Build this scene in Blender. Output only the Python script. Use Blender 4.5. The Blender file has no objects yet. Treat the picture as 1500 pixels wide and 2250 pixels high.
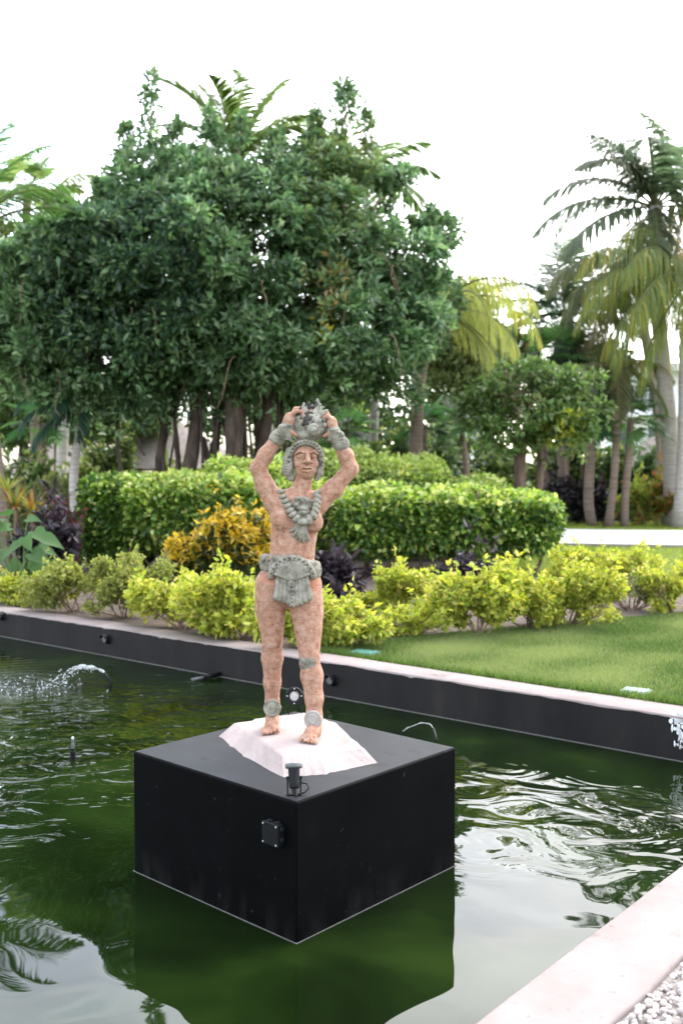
import bpy, math, random
import numpy as np
from mathutils import Vector, Matrix

# ------------------------------------------------------------------ camera, world, sun, exposure
scene = bpy.context.scene
CAM_H, FPX, PITCH = 2.1, 2190.0, math.atan(80 / 2190.0)
cam_data = bpy.data.cameras.new('camera')
cam = bpy.data.objects.new('camera', cam_data)
scene.collection.objects.link(cam)
cam.location = (0, 0, CAM_H)
cam.rotation_euler = (math.radians(90) - PITCH, 0, 0)
cam_data.sensor_fit = 'HORIZONTAL'
cam_data.sensor_width = 24.0
cam_data.lens = 24.0 * FPX / 1500.0
cam_data.clip_end = 500
cam_data.clip_start = 0.05
cam_data.dof.use_dof = True
cam_data.dof.focus_distance = 5.2
cam_data.dof.aperture_fstop = 2.3
scene.camera = cam

SUN_EL, SUN_AZ = math.radians(46), math.radians(38)      # azimuth clockwise from +Y (camera forward)
world = bpy.data.worlds.new('World')
scene.world = world
world.use_nodes = True
wn, wl = world.node_tree.nodes, world.node_tree.links
wn.clear()
w_out = wn.new('ShaderNodeOutputWorld')
w_bg = wn.new('ShaderNodeBackground')
w_sky = wn.new('ShaderNodeTexSky')
w_sky.sky_type = 'NISHITA'
w_sky.sun_disc = False
w_sky.sun_elevation = SUN_EL
w_sky.sun_rotation = SUN_AZ
w_sky.air_density = 1.0
w_sky.dust_density = 3.0
w_sky.ozone_density = 1.0
w_tc = wn.new('ShaderNodeTexCoord')
w_map = wn.new('ShaderNodeMapping')
w_map.inputs['Scale'].default_value = (1.0, 1.0, 2.6)
w_noise = wn.new('ShaderNodeTexNoise')
w_noise.inputs['Scale'].default_value = 2.2
w_noise.inputs['Detail'].default_value = 6
w_noise.inputs['Roughness'].default_value = 0.55
w_ramp = wn.new('ShaderNodeValToRGB')
w_ramp.color_ramp.elements[0].position = 0.40
w_ramp.color_ramp.elements[0].color = (0.08, 0.08, 0.08, 1)
w_ramp.color_ramp.elements[1].position = 0.58
w_mix = wn.new('ShaderNodeMix')
w_mix.data_type = 'RGBA'
w_cloud = wn.new('ShaderNodeHueSaturation')             # thin bright cloud: whiter and brighter than the clear sky behind it
w_cloud.inputs['Saturation'].default_value = 0.32
w_cloud.inputs['Value'].default_value = 5.6
w_blue = wn.new('ShaderNodeHueSaturation')
w_blue.inputs['Saturation'].default_value = 0.85
w_blue.inputs['Value'].default_value = 3.4
wl.new(w_tc.outputs['Generated'], w_map.inputs['Vector'])
wl.new(w_map.outputs['Vector'], w_noise.inputs['Vector'])
wl.new(w_noise.outputs['Fac'], w_ramp.inputs['Fac'])
wl.new(w_ramp.outputs['Color'], w_mix.inputs['Factor'])
wl.new(w_sky.outputs['Color'], w_blue.inputs['Color'])
wl.new(w_sky.outputs['Color'], w_cloud.inputs['Color'])
w_min2 = wn.new('ShaderNodeVectorMath'); w_min2.operation = 'MINIMUM'
w_min2.inputs[1].default_value = (36, 36, 36)
wl.new(w_blue.outputs['Color'], w_min2.inputs[0])
wl.new(w_min2.outputs['Vector'], w_mix.inputs['A'])
w_min = wn.new('ShaderNodeVectorMath'); w_min.operation = 'MINIMUM'   # the veil of cloud hides the glare round the sun
w_min.inputs[1].default_value = (36, 36, 36)
wl.new(w_cloud.outputs['Color'], w_min.inputs[0])
wl.new(w_min.outputs['Vector'], w_mix.inputs['B'])
wl.new(w_mix.outputs['Result'], w_bg.inputs['Color'])
w_bg.inputs['Strength'].default_value = 0.12
wl.new(w_bg.outputs['Background'], w_out.inputs['Surface'])

sun_data = bpy.data.lights.new('sun', 'SUN')
sun_data.energy = 1.1
sun_data.angle = math.radians(20)
sun_data.color = (1.0, 0.95, 0.87)
sun = bpy.data.objects.new('sun', sun_data)
scene.collection.objects.link(sun)
sun_dir = Vector((math.sin(SUN_AZ) * math.cos(SUN_EL), math.cos(SUN_AZ) * math.cos(SUN_EL), math.sin(SUN_EL)))
sun.rotation_euler = sun_dir.to_track_quat('Z', 'Y').to_euler()
sun.location = sun_dir * 40

scene.view_settings.view_transform = 'Standard'
scene.view_settings.look = 'None'
scene.view_settings.exposure = 0.9
scene.view_settings.gamma = 1.0
scene.view_settings.use_curve_mapping = False
scene.render.engine = 'CYCLES'
scene.cycles.max_bounces = 6
scene.cycles.diffuse_bounces = 3
scene.cycles.glossy_bounces = 3
scene.cycles.transmission_bounces = 4
scene.cycles.transparent_max_bounces = 6
scene.cycles.sample_clamp_indirect = 8

# ------------------------------------------------------------------ layout helpers
COL = scene.collection
GZ = 0.335                                                  # ground and coping level above the water

def at(px, py, Y):
    """world point seen at photo pixel (px, py) at distance Y in front of the camera"""
    x = (px - 750) / FPX; z = -(py - 1125) / FPX
    c, s = math.cos(PITCH), math.sin(PITCH)
    d = Vector((x, c + z * s, -s + z * c))
    return Vector((0, 0, CAM_H)) + d * (Y / d.y)

def gnd(px, py, z=GZ):
    x = (px - 750) / FPX; zz = -(py - 1125) / FPX
    c, s = math.cos(PITCH), math.sin(PITCH)
    d = Vector((x, c + zz * s, -s + zz * c))
    return Vector((0, 0, CAM_H)) + d * ((z - CAM_H) / d.z)

def V(*a): return Vector(a)

def link(o, parent=None):
    COL.objects.link(o)
    if parent is not None: o.parent = parent
    return o

def tag(o, label=None, cat=None, group=None, kind=None):
    if label: o['label'] = label
    if cat: o['category'] = cat
    if group: o['group'] = group
    if kind: o['kind'] = kind
    return o

def empty(name, loc, label, cat, group=None, rz=0.0):
    o = bpy.data.objects.new(name, None)
    o.empty_display_size = 0.1
    o.location = loc
    o.rotation_euler = (0, 0, rz)
    link(o)
    return tag(o, label, cat, group)

class MB:
    """collects shapes into one mesh"""
    def __init__(self): self.v, self.f = [], []
    def add(self, vs, fs):
        n = len(self.v); self.v += [tuple(p) for p in vs]; self.f += [tuple(i + n for i in q) for q in fs]; return self
    def box(self, lo, hi, M=None):
        x0, y0, z0 = lo; x1, y1, z1 = hi
        vs = [Vector(p) for p in ((x0,y0,z0),(x1,y0,z0),(x1,y1,z0),(x0,y1,z0),(x0,y0,z1),(x1,y0,z1),(x1,y1,z1),(x0,y1,z1))]
        if M is not None: vs = [M @ p for p in vs]
        return self.add(vs, [(3,2,1,0),(4,5,6,7),(0,1,5,4),(1,2,6,5),(2,3,7,6),(3,0,4,7)])
    def tube(self, pts, rad, n=8, cap=True):
        pts = [Vector(p) for p in pts]
        if not hasattr(rad, '__len__'): rad = [rad] * len(pts)
        vs, fs = [], []
        ref = None
        for i, p in enumerate(pts):
            t = (pts[min(i + 1, len(pts) - 1)] - pts[max(i - 1, 0)])
            t = t.normalized() if t.length > 1e-9 else Vector((0, 0, 1))
            if ref is None:
                ref = t.orthogonal().normalized()
            ref = (ref - t * ref.dot(t)).normalized()
            b = t.cross(ref)
            for k in range(n):
                a = 2 * math.pi * k / n
                vs.append(p + (ref * math.cos(a) + b * math.sin(a)) * rad[i])
        for i in range(len(pts) - 1):
            for k in range(n):
                k2 = (k + 1) % n
                fs.append((i*n+k, i*n+k2, (i+1)*n+k2, (i+1)*n+k))
        if cap:
            fs.append(tuple(reversed(range(n)))); fs.append(tuple(range((len(pts)-1)*n, len(pts)*n)))
        return self.add(vs, fs)
    def lathe(self, prof, n=24, M=None, cap=True):
        vs, fs = [], []
        for r, z in prof:
            for k in range(n):
                a = 2 * math.pi * k / n
                p = Vector((r * math.cos(a), r * math.sin(a), z))
                vs.append(M @ p if M is not None else p)
        for i in range(len(prof) - 1):
            for k in range(n):
                k2 = (k + 1) % n
                fs.append((i*n+k, i*n+k2, (i+1)*n+k2, (i+1)*n+k))
        if cap:
            fs.append(tuple(reversed(range(n)))); fs.append(tuple(range((len(prof)-1)*n, len(prof)*n)))
        return self.add(vs, fs)
    def prism(self, bottom, top):
        n = len(bottom)
        fs = [tuple(reversed(range(n))), tuple(range(n, 2*n))]
        for k in range(n):
            k2 = (k + 1) % n
            fs.append((k, k2, n + k2, n + k))
        return self.add(list(bottom) + list(top), fs)
    def build(self, name, mat, parent=None, smooth=False, bevel=0.0, segs=2):
        me = bpy.data.meshes.new(name)
        me.from_pydata(self.v, [], self.f)
        me.validate()
        if smooth:
            me.polygons.foreach_set('use_smooth', [True] * len(me.polygons))
        if mat: me.materials.append(mat)
        o = bpy.data.objects.new(name, me)
        if smooth == 'auto':
            pass
        if bevel:
            md = o.modifiers.new('bevel', 'BEVEL'); md.width = bevel; md.segments = segs; md.limit_method = 'ANGLE'
        return link(o, parent)

def np_mesh(name, verts, faces, mat, cols=None, parent=None, smooth=False):
    """verts (N,3); faces (M,k) numpy; optional per-vertex colour (N,3)"""
    me = bpy.data.meshes.new(name)
    me.vertices.add(len(verts))
    me.vertices.foreach_set('co', np.ascontiguousarray(verts, np.float32).ravel())
    k = faces.shape[1]
    me.loops.add(faces.size)
    me.loops.foreach_set('vertex_index', np.ascontiguousarray(faces, np.int32).ravel())
    me.polygons.add(len(faces))
    me.polygons.foreach_set('loop_start', np.arange(0, faces.size, k, dtype=np.int32))
    me.polygons.foreach_set('loop_total', np.full(len(faces), k, np.int32))
    if smooth:
        me.polygons.foreach_set('use_smooth', np.ones(len(faces), bool))
    me.update(calc_edges=True)
    if cols is not None:
        at_ = me.color_attributes.new('Col', 'FLOAT_COLOR', 'POINT')
        c4 = np.ones((len(verts), 4), np.float32); c4[:, :3] = cols
        at_.data.foreach_set('color', c4.ravel())
    if mat: me.materials.append(mat)
    o = bpy.data.objects.new(name, me)
    return link(o, parent)

# ------------------------------------------------------------------ materials
def _nodes(name):
    m = bpy.data.materials.new(name); m.use_nodes = True
    nt = m.node_tree
    return m, nt.nodes, nt.links, nt.nodes['Principled BSDF']

def ramp(nd, stops):
    r = nd.new('ShaderNodeValToRGB'); el = r.color_ramp.elements
    while len(el) < len(stops): el.new(0.5)
    for e, (p, c) in zip(el, stops):
        e.position = p; e.color = (c[0], c[1], c[2], 1)
    return r

def mat_noise(name, stops, scale=6.0, rough=0.8, bump=0.0, bump_scale=60.0, bump_dist=0.004, detail=6, spec=0.5,
              dots=None, coord='Object', stretch=None, distortion=0.0, metallic=0.0):
    """base colour from a noise ramp, plus fine relief; dots=(colour, scale, threshold) adds specks"""
    m, nd, ln, b = _nodes(name)
    tc = nd.new('ShaderNodeTexCoord')
    src = tc.outputs[coord]
    if stretch:
        mp = nd.new('ShaderNodeMapping'); mp.inputs['Scale'].default_value = stretch
        ln.new(src, mp.inputs['Vector']); src = mp.outputs['Vector']
    n = nd.new('ShaderNodeTexNoise'); n.inputs['Scale'].default_value = scale; n.inputs['Detail'].default_value = detail
    n.inputs['Roughness'].default_value = 0.62; n.inputs['Distortion'].default_value = distortion
    ln.new(src, n.inputs['Vector'])
    r = ramp(nd, stops); ln.new(n.outputs['Fac'], r.inputs['Fac'])
    out = r.outputs['Color']
    if dots:
        for (c, sc, th) in (dots if isinstance(dots, list) else [dots]):
            n2 = nd.new('ShaderNodeTexNoise'); n2.inputs['Scale'].default_value = sc; n2.inputs['Detail'].default_value = 4
            ln.new(src, n2.inputs['Vector'])
            r2 = ramp(nd, [(th, (0, 0, 0)), (min(th + 0.08, 1), (1, 1, 1))]); ln.new(n2.outputs['Fac'], r2.inputs['Fac'])
            mx = nd.new('ShaderNodeMix'); mx.data_type = 'RGBA'
            ln.new(r2.outputs['Color'], mx.inputs['Factor']); ln.new(out, mx.inputs['A']); mx.inputs['B'].default_value = (*c, 1)
            out = mx.outputs['Result']
    ln.new(out, b.inputs['Base Color'])
    b.inputs['Roughness'].default_value = rough
    b.inputs['Specular IOR Level'].default_value = spec
    b.inputs['Metallic'].default_value = metallic
    if bump:
        n3 = nd.new('ShaderNodeTexNoise'); n3.inputs['Scale'].default_value = bump_scale; n3.inputs['Detail'].default_value = 5
        ln.new(src, n3.inputs['Vector'])
        bp = nd.new('ShaderNodeBump'); bp.inputs['Strength'].default_value = bump; bp.inputs['Distance'].default_value = bump_dist
        ln.new(n3.outputs['Fac'], bp.inputs['Height']); ln.new(bp.outputs['Normal'], b.inputs['Normal'])
    return m

def mat_leaf(name, rough=0.45, trans=0.35, spec=0.4):
    """leaf: colour attribute for each leaf's own tint, light passes through the blade"""
    m, nd, ln, b = _nodes(name)
    a = nd.new('ShaderNodeAttribute'); a.attribute_name = 'Col'
    ln.new(a.outputs['Color'], b.inputs['Base Color'])
    b.inputs['Roughness'].default_value = rough
    b.inputs['Specular IOR Level'].default_value = spec
    t = nd.new('ShaderNodeBsdfTranslucent')
    hs = nd.new('ShaderNodeHueSaturation'); hs.inputs['Value'].default_value = 1.5; hs.inputs['Saturation'].default_value = 1.1
    ln.new(a.outputs['Color'], hs.inputs['Color']); ln.new(hs.outputs['Color'], t.inputs['Color'])
    mx = nd.new('ShaderNodeMixShader'); mx.inputs['Fac'].default_value = trans
    ln.new(b.outputs['BSDF'], mx.inputs[1]); ln.new(t.outputs['BSDF'], mx.inputs[2])
    ln.new(mx.outputs['Shader'], nd['Material Output'].inputs['Surface'])
    return m

def mat_plain(name, col, rough=0.5, spec=0.5, metallic=0.0):
    m, nd, ln, b = _nodes(name)
    tc = nd.new('ShaderNodeTexCoord'); n = nd.new('ShaderNodeTexNoise'); n.inputs['Scale'].default_value = 40
    ln.new(tc.outputs['Object'], n.inputs['Vector'])
    r = ramp(nd, [(0.3, [c * 0.8 for c in col]), (0.7, [min(1, c * 1.15) for c in col])])
    ln.new(n.outputs['Fac'], r.inputs['Fac']); ln.new(r.outputs['Color'], b.inputs['Base Color'])
    b.inputs['Roughness'].default_value = rough; b.inputs['Specular IOR Level'].default_value = spec; b.inputs['Metallic'].default_value = metallic
    return m

M_LEAF = mat_leaf('leaf_glossy', 0.38, 0.30, 0.5)
M_LEAF_FIG = mat_leaf('fig_leaf', 0.36, 0.42, 0.6)
M_LEAF_SOFT = mat_leaf('leaf_soft', 0.55, 0.42, 0.3)
M_FROND = mat_leaf('frond_leaf', 0.40, 0.60, 0.5)
M_BARK = mat_noise('bark_brown', [(0.3, (0.045, 0.028, 0.018)), (0.55, (0.12, 0.075, 0.05)), (0.8, (0.22, 0.15, 0.105))], 9, 0.9, 0.8, 40, 0.02, stretch=(1, 1, 0.25))
M_FIGBARK = mat_noise('fig_bark_dark', [(0.3, (0.022, 0.014, 0.009)), (0.55, (0.065, 0.042, 0.029)), (0.8, (0.14, 0.095, 0.068))], 9, 0.9, 0.9, 40, 0.03, stretch=(1, 1, 0.25))
M_STEM = mat_noise('stem_brown', [(0.3, (0.09, 0.055, 0.035)), (0.7, (0.26, 0.17, 0.11))], 14, 0.85, 0.5, 60, 0.006)
M_PALMTRUNK = mat_noise('palm_trunk_grey', [(0.3, (0.28, 0.24, 0.21)), (0.6, (0.46, 0.41, 0.37)), (0.8, (0.60, 0.56, 0.52))], 5, 0.9, 0.6, 22, 0.02, stretch=(0.4, 0.4, 5))
M_PALMTRUNK_B = mat_noise('palm_trunk_brown', [(0.3, (0.11, 0.075, 0.055)), (0.6, (0.23, 0.165, 0.125)), (0.8, (0.38, 0.31, 0.26))], 5, 0.9, 0.6, 22, 0.02, stretch=(0.4, 0.4, 5))
M_BLACK = mat_noise('black_paint', [(0.3, (0.0014, 0.0015, 0.0016)), (0.6, (0.0024, 0.0026, 0.0028)), (0.85, (0.0055, 0.006, 0.0065))], 3, 0.55, 0.5, 160, 0.0015, spec=0.04,
                    dots=[((0.02, 0.02, 0.022), 22, 0.68)])
def add_waterline(m, z0, z1, col):
    nt = m.node_tree; nd, ln = nt.nodes, nt.links; b = nd['Principled BSDF']
    src = b.inputs['Base Color'].links[0].from_socket
    tc = nd.new('ShaderNodeTexCoord'); sx = nd.new('ShaderNodeSeparateXYZ'); ln.new(tc.outputs['Object'], sx.inputs['Vector'])
    mp = nd.new('ShaderNodeMapping'); mp.inputs['Scale'].default_value = (7, 7, 2); ln.new(tc.outputs['Object'], mp.inputs['Vector'])
    n = nd.new('ShaderNodeTexNoise'); n.inputs['Scale'].default_value = 1.6; n.inputs['Detail'].default_value = 8; ln.new(mp.outputs['Vector'], n.inputs['Vector'])
    mr = nd.new('ShaderNodeMapRange'); mr.inputs['From Min'].default_value = z1; mr.inputs['From Max'].default_value = z0
    ln.new(sx.outputs['Z'], mr.inputs['Value'])
    mu = nd.new('ShaderNodeMath'); mu.operation = 'MULTIPLY'; ln.new(mr.outputs['Result'], mu.inputs[0])
    r = ramp(nd, [(.45, (0, 0, 0)), (.72, (1, 1, 1))]); ln.new(n.outputs['Fac'], r.inputs['Fac']); ln.new(r.outputs['Color'], mu.inputs[1])
    mx = nd.new('ShaderNodeMix'); mx.data_type = 'RGBA'; ln.new(mu.outputs[0], mx.inputs['Factor']); ln.new(src, mx.inputs['A']); mx.inputs['B'].default_value = (*col, 1)
    ln.new(mx.outputs['Result'], b.inputs['Base Color'])
add_waterline(M_BLACK, 0.0, 0.16, (0.014, 0.0135, 0.012))            # mineral haze left by the water
M_BLACKTOP = mat_noise('sky_grey_black_paint', [(0.3, (0.010, 0.011, 0.013)), (0.6, (0.018, 0.0195, 0.0225)), (0.85, (0.038, 0.041, 0.046))], 3.5, 0.6, 0.4, 120, 0.0015, spec=0.22,  # lighter grey paints the sky's reflection into the top; specks are scuffs
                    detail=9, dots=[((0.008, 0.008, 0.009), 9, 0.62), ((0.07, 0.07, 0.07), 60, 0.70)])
M_WALLBLACK = mat_noise('black_wall_paint', [(0.3, (0.010, 0.009, 0.0085)), (0.6, (0.017, 0.015, 0.014)), (0.85, (0.036, 0.030, 0.026))], 2.5, 0.65, 0.5, 90, 0.002, spec=0.18,
                    stretch=(1, 1, 0.35), dots=[((0.16, 0.11, 0.08), 9, 0.75)])
M_COPING = mat_noise('pink_coping_paint', [(0.3, (0.215, 0.168, 0.15)), (0.55, (0.255, 0.207, 0.189)), (0.8, (0.31, 0.26, 0.24))], 3.5, 0.85, 0.35, 120, 0.002,
                     dots=[((0.16, 0.12, 0.10), 26, 0.66), ((0.13, 0.10, 0.085), 3, 0.66)])
M_SLAB = mat_noise('pink_plaster', [(0.3, (0.29, 0.232, 0.21)), (0.6, (0.345, 0.282, 0.258)), (0.85, (0.39, 0.33, 0.305))], 6, 0.85, 0.5, 70, 0.003,
                   dots=[((0.22, 0.15, 0.12), 40, 0.66), ((0.25, 0.19, 0.165), 5, 0.62)])
M_CLAY = mat_noise('terracotta', [(0.30, (0.20, 0.090, 0.055)), (0.42, (0.33, 0.165, 0.10)), (0.52, (0.39, 0.21, 0.138)), (0.62, (0.43, 0.26, 0.182)), (0.75, (0.48, 0.34, 0.265))], 34, 0.85, 1.0, 120, 0.007,
                   detail=12, dots=[((0.40, 0.27, 0.20), 13, 0.62), ((0.38, 0.155, 0.085), 7, 0.61), ((0.11, 0.065, 0.045), 75, 0.66), ((0.50, 0.43, 0.37), 24, 0.69), ((0.20, 0.14, 0.10), 17, 0.67)])
M_GREYCLAY = mat_noise('grey_green_clay', [(0.30, (0.07, 0.062, 0.045)), (0.42, (0.165, 0.15, 0.115)), (0.55, (0.25, 0.232, 0.18)), (0.68, (0.32, 0.298, 0.24)), (0.85, (0.40, 0.37, 0.31))], 26, 0.92, 1.0, 150, 0.004,
                       detail=12, dots=[((0.30, 0.19, 0.14), 14, 0.66), ((0.04, 0.04, 0.032), 60, 0.66)])
M_CONCH = mat_noise('weathered_conch_clay', [(0.32, (0.035, 0.032, 0.026)), (0.42, (0.17, 0.16, 0.125)), (0.56, (0.28, 0.265, 0.21)), (0.75, (0.42, 0.38, 0.32))], 17, 0.92, 1.0, 110, 0.006,
                    detail=12, dots=[((0.36, 0.19, 0.13), 10, 0.63)])
M_DIRT = mat_noise('black_lichen', [(0.3, (0.018, 0.014, 0.012)), (0.7, (0.07, 0.06, 0.05))], 40, 0.95, 0.8, 90, 0.006)
M_FIXTURE = mat_plain('fixture_black', (0.0055, 0.006, 0.0065), 0.5, spec=0.18)
M_FIXTURE_G = mat_plain('fixture_grey', (0.10, 0.105, 0.10), 0.55)
M_LENS = mat_plain('frosted_lens', (0.42, 0.41, 0.38), 0.25)
M_STEEL = mat_plain('screw_steel', (0.6, 0.6, 0.58), 0.35, metallic=0.8)
M_TEAL = mat_plain('teal_plastic', (0.085, 0.25, 0.20), 0.7)
M_TEAL_PALE = mat_plain('pale_teal_plastic', (0.26, 0.36, 0.32), 0.6)
M_SCUM = mat_plain('mineral_line', (0.14, 0.135, 0.12), 0.8)
M_THATCH = mat_noise('thatch', [(0.3, (0.20, 0.16, 0.13)), (0.6, (0.36, 0.31, 0.27)), (0.8, (0.46, 0.41, 0.37))], 4, 0.95, 0.9, 30, 0.05, stretch=(3, 3, 0.4))
M_WHITE = mat_noise('white_render', [(0.3, (0.66, 0.65, 0.63)), (0.7, (0.78, 0.77, 0.75))], 1.5, 0.8)
M_GLASS_DARK = mat_plain('dark_window', (0.05, 0.06, 0.07), 0.1)
M_PATH = mat_noise('pale_path', [(0.3, (0.52, 0.49, 0.46)), (0.7, (0.62, 0.60, 0.57))], 2, 0.85, 0.3, 30, 0.004)
M_KERB = mat_noise('kerb_stone', [(0.3, (0.20, 0.17, 0.15)), (0.7, (0.30, 0.26, 0.23))], 5, 0.9)
# ------------------------------------------------------------------ the setting: pool, water, ground
A0 = gnd(0, 1398, 0); B0 = gnd(1500, 1675, 0)
U = (B0 - A0); U.z = 0; U.normalize()                       # along the far wall, left to right
C0 = gnd(1045, 2250, GZ); D0 = gnd(1500, 1900, GZ); C0.z = D0.z = 0
W_ = (C0 - D0).normalized()                                 # along the near right wall, towards the camera
def isect(p, d, q, e):
    den = d.x * e.y - d.y * e.x
    t = ((q.x - p.x) * e.y - (q.y - p.y) * e.x) / den
    return p + d * t
K1 = isect(A0, U, C0, W_)                                   # far right corner of the basin
K1.z = 0
K2 = K1 - U * 17.0                                          # far left
K3 = K2 + W_ * 10.5
K4 = K1 + W_ * 10.5
THK = 0.34

def outward(p0, p1):
    c = (K1 + K2 + K3 + K4) / 4
    d = (p1 - p0).normalized(); n = V(d.y, -d.x, 0)
    return n if n.dot((p0 + p1) / 2 - c) > 0 else -n

rnd = random.Random(5)
def pool_wall(p0, p1, label, e0=0.0, e1=0.0):
    d = (p1 - p0).normalized(); n = outward(p0, p1)
    a, b = p0 - d * e0, p1 + d * e1
    root = empty('pool_wall', (p0 + p1) / 2 , label, 'pool wall')
    o = root.location
    L = (b - a).length
    mb = MB()
    mb.prism([a - o + V(0,0,-.7), b - o + V(0,0,-.7), b - o + n*(THK-.04) + V(0,0,-.7), a - o + n*(THK-.04) + V(0,0,-.7)],
             [a - o + V(0,0,GZ-.012), b - o + V(0,0,GZ-.012), b - o + n*(THK-.04) + V(0,0,GZ-.012), a - o + n*(THK-.04) + V(0,0,GZ-.012)])
    mb.build('wall_face', M_WALLBLACK, root)
    # painted top: uneven brushed lower edge over the black face, edges worn
    N = int(L / 0.045)
    rows = []
    j1 = j2 = j3 = 0
    for i in range(N + 1):
        p = a + d * (L * i / N) - o
        j1 += rnd.gauss(0, .0022) - j1 * .12; j2 += rnd.gauss(0, .0025) - j2 * .10; j3 += rnd.gauss(0, .0015) - j3 * .1
        low = GZ - .016 + j1 * 1.0 - (rnd.random() < .02) * .012
        rows.append([p - n*.004 + V(0,0,low), p - n*(.004 - j3*.6) + V(0,0,GZ - .006), p + n*(.006+j3) + V(0,0,GZ + j3 * .4),
                     p + n*(THK*.5) + V(0,0,GZ + .003 + j3*.5), p + n*(THK - .008 + j2*1.4) + V(0,0,GZ - .001), p + n*(THK + j2*1.4) + V(0,0,GZ - .012), p + n*(THK + j2*1.4) + V(0,0,GZ - .07)])
    vs = [q for r in rows for q in r]; k = len(rows[0]); fs = []
    for i in range(N):
        for j in range(k - 1):
            fs.append((i*k+j, (i+1)*k+j, (i+1)*k+j+1, i*k+j+1))
    MB().add(vs, fs).build('coping', M_COPING, root, smooth=True)
    mb = MB()
    mb.prism([a - o - n*.004 + V(0,0,-.05), b - o - n*.004 + V(0,0,-.05), b - o + n*.01 + V(0,0,-.05), a - o + n*.01 + V(0,0,-.05)],
             [a - o - n*.004 + V(0,0,.006), b - o - n*.004 + V(0,0,.006), b - o + n*.01 + V(0,0,.006), a - o + n*.01 + V(0,0,.006)])
    mb.build('water_mark', M_SCUM, root)
    return root
wall_far = pool_wall(K2, K1, 'long black painted pool wall with pale pink top in front of the shrub bed', THK, 0)
wall_near = pool_wall(K1, K4, 'pale pink topped pool edge beside the white pebbles', THK, THK)
pool_wall(K2, K3, 'short black end wall of the pool at far left', 0, THK)
pool_wall(K3, K4, 'near black pool wall behind the viewer', 0, 0)

# ---- water
def water_material():
    m, nd, ln, b = _nodes('pond_water')
    geo = nd.new('ShaderNodeNewGeometry')
    pos = geo.outputs['Position']
    def math_(op, a, b_=None, c_=None):
        n = nd.new('ShaderNodeMath'); n.operation = op
        for i, x in enumerate((a, b_, c_)):
            if x is None: continue
            if isinstance(x, (int, float)): n.inputs[i].default_value = x
            else: ln.new(x, n.inputs[i])
        return n.outputs[0]
    def noise(scale, detail, dist, stretch=(1, 1, 1), off=(0, 0, 0)):
        mp = nd.new('ShaderNodeMapping'); mp.inputs['Scale'].default_value = stretch; mp.inputs['Location'].default_value = off
        ln.new(pos, mp.inputs['Vector'])
        n = nd.new('ShaderNodeTexNoise'); n.inputs['Scale'].default_value = scale; n.inputs['Detail'].default_value = detail; n.inputs['Distortion'].default_value = dist
        n.inputs['Roughness'].default_value = 0.45
        ln.new(mp.outputs['Vector'], n.inputs['Vector']); return n.outputs['Fac']
    def dist(p):
        v = nd.new('ShaderNodeVectorMath'); v.operation = 'DISTANCE'
        ln.new(pos, v.inputs[0]); v.inputs[1].default_value = p; return v.outputs['Value']
    def rings(p, lam, decay, amp):
        dd = dist(p)
        wob = math_('MULTIPLY', noise(2.5, 2, 0.3), 1.6)
        s = math_('SINE', math_('ADD', math_('MULTIPLY', dd, 2 * math.pi / lam), wob))
        e = math_('POWER', 2.718, math_('MULTIPLY', dd, -1.0 / decay))
        return math_('MULTIPLY', math_('MULTIPLY', s, e), amp)
    def near(p, r):                       # 1 close to p, falling to 0 at r
        n = nd.new('ShaderNodeMapRange'); n.interpolation_type = 'SMOOTHSTEP'
        ln.new(dist(p), n.inputs['Value']); n.inputs['From Min'].default_value = r * .25; n.inputs['From Max'].default_value = r
        n.inputs['To Min'].default_value = 1; n.inputs['To Max'].default_value = 0; return n.outputs['Result']
    landing = gnd(40, 1500, 0); nozzle = gnd(160, 1668, 0); spout = gnd(243, 1508, 0); rightpatch = gnd(1230, 1760, 0)
    swell = math_('MULTIPLY', noise(1.5, 1.0, 0.5), 0.012)
    churn = math_('MULTIPLY', math_('MULTIPLY', noise(3.6, 2.4, 1.0, (1, 1.3, 1)), near(gnd(150, 1600, 0), 3.4)), 0.026)
    churn_r = math_('MULTIPLY', math_('MULTIPLY', noise(2.5, 1.8, 1.3, (1, 1, 1), (3, 7, 0)), near(rightpatch, 1.8)), 0.026)
    foam = math_('MULTIPLY', math_('MULTIPLY', noise(26, 3, 0.6), near(landing, 1.3)), 0.012)
    h = math_('ADD', swell, churn); h = math_('ADD', h, churn_r); h = math_('ADD', h, foam)
    h = math_('ADD', h, rings(nozzle, 0.085, 0.28, 0.0024))
    h = math_('ADD', h, rings(landing, 0.16, 0.9, 0.0032))
    h = math_('ADD', h, rings(spout, 0.07, 0.16, 0.0010))
    bp = nd.new('ShaderNodeBump'); bp.inputs['Strength'].default_value = 1.0; bp.inputs['Distance'].default_value = 1.0
    ln.new(h, bp.inputs['Height']); ln.new(bp.outputs['Normal'], b.inputs['Normal'])
    # algae suspended in the water: soft drifting clouds of green
    r = ramp(nd, [(0.3, (0.0022, 0.0050, 0.0011)), (0.55, (0.0062, 0.0138, 0.0024)), (0.8, (0.016, 0.031, 0.005))])
    ln.new(noise(0.9, 3, 0.8, (1, 1, 1), (5, 2, 0)), r.inputs['Fac'])
    ln.new(r.outputs['Color'], b.inputs['Base Color'])
    b.inputs['Roughness'].default_value = 0.015
    b.inputs['IOR'].default_value = 1.333
    return m
M_WATER = water_material()
mb = MB(); mb.add([K1, K2, K3, K4], [(0, 1, 2, 3)])
water = mb.build('water', M_WATER); tag(water, 'murky green pond water rippling around the black plinth', 'water', kind='structure')
mb = MB(); mb.add([p + V(0, 0, -.65) for p in (K1, K2, K3, K4)], [(0, 1, 2, 3)])
tag(mb.build('pool_floor', M_BLACK), 'pool floor under the green water', 'pool floor', kind='structure')

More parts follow.
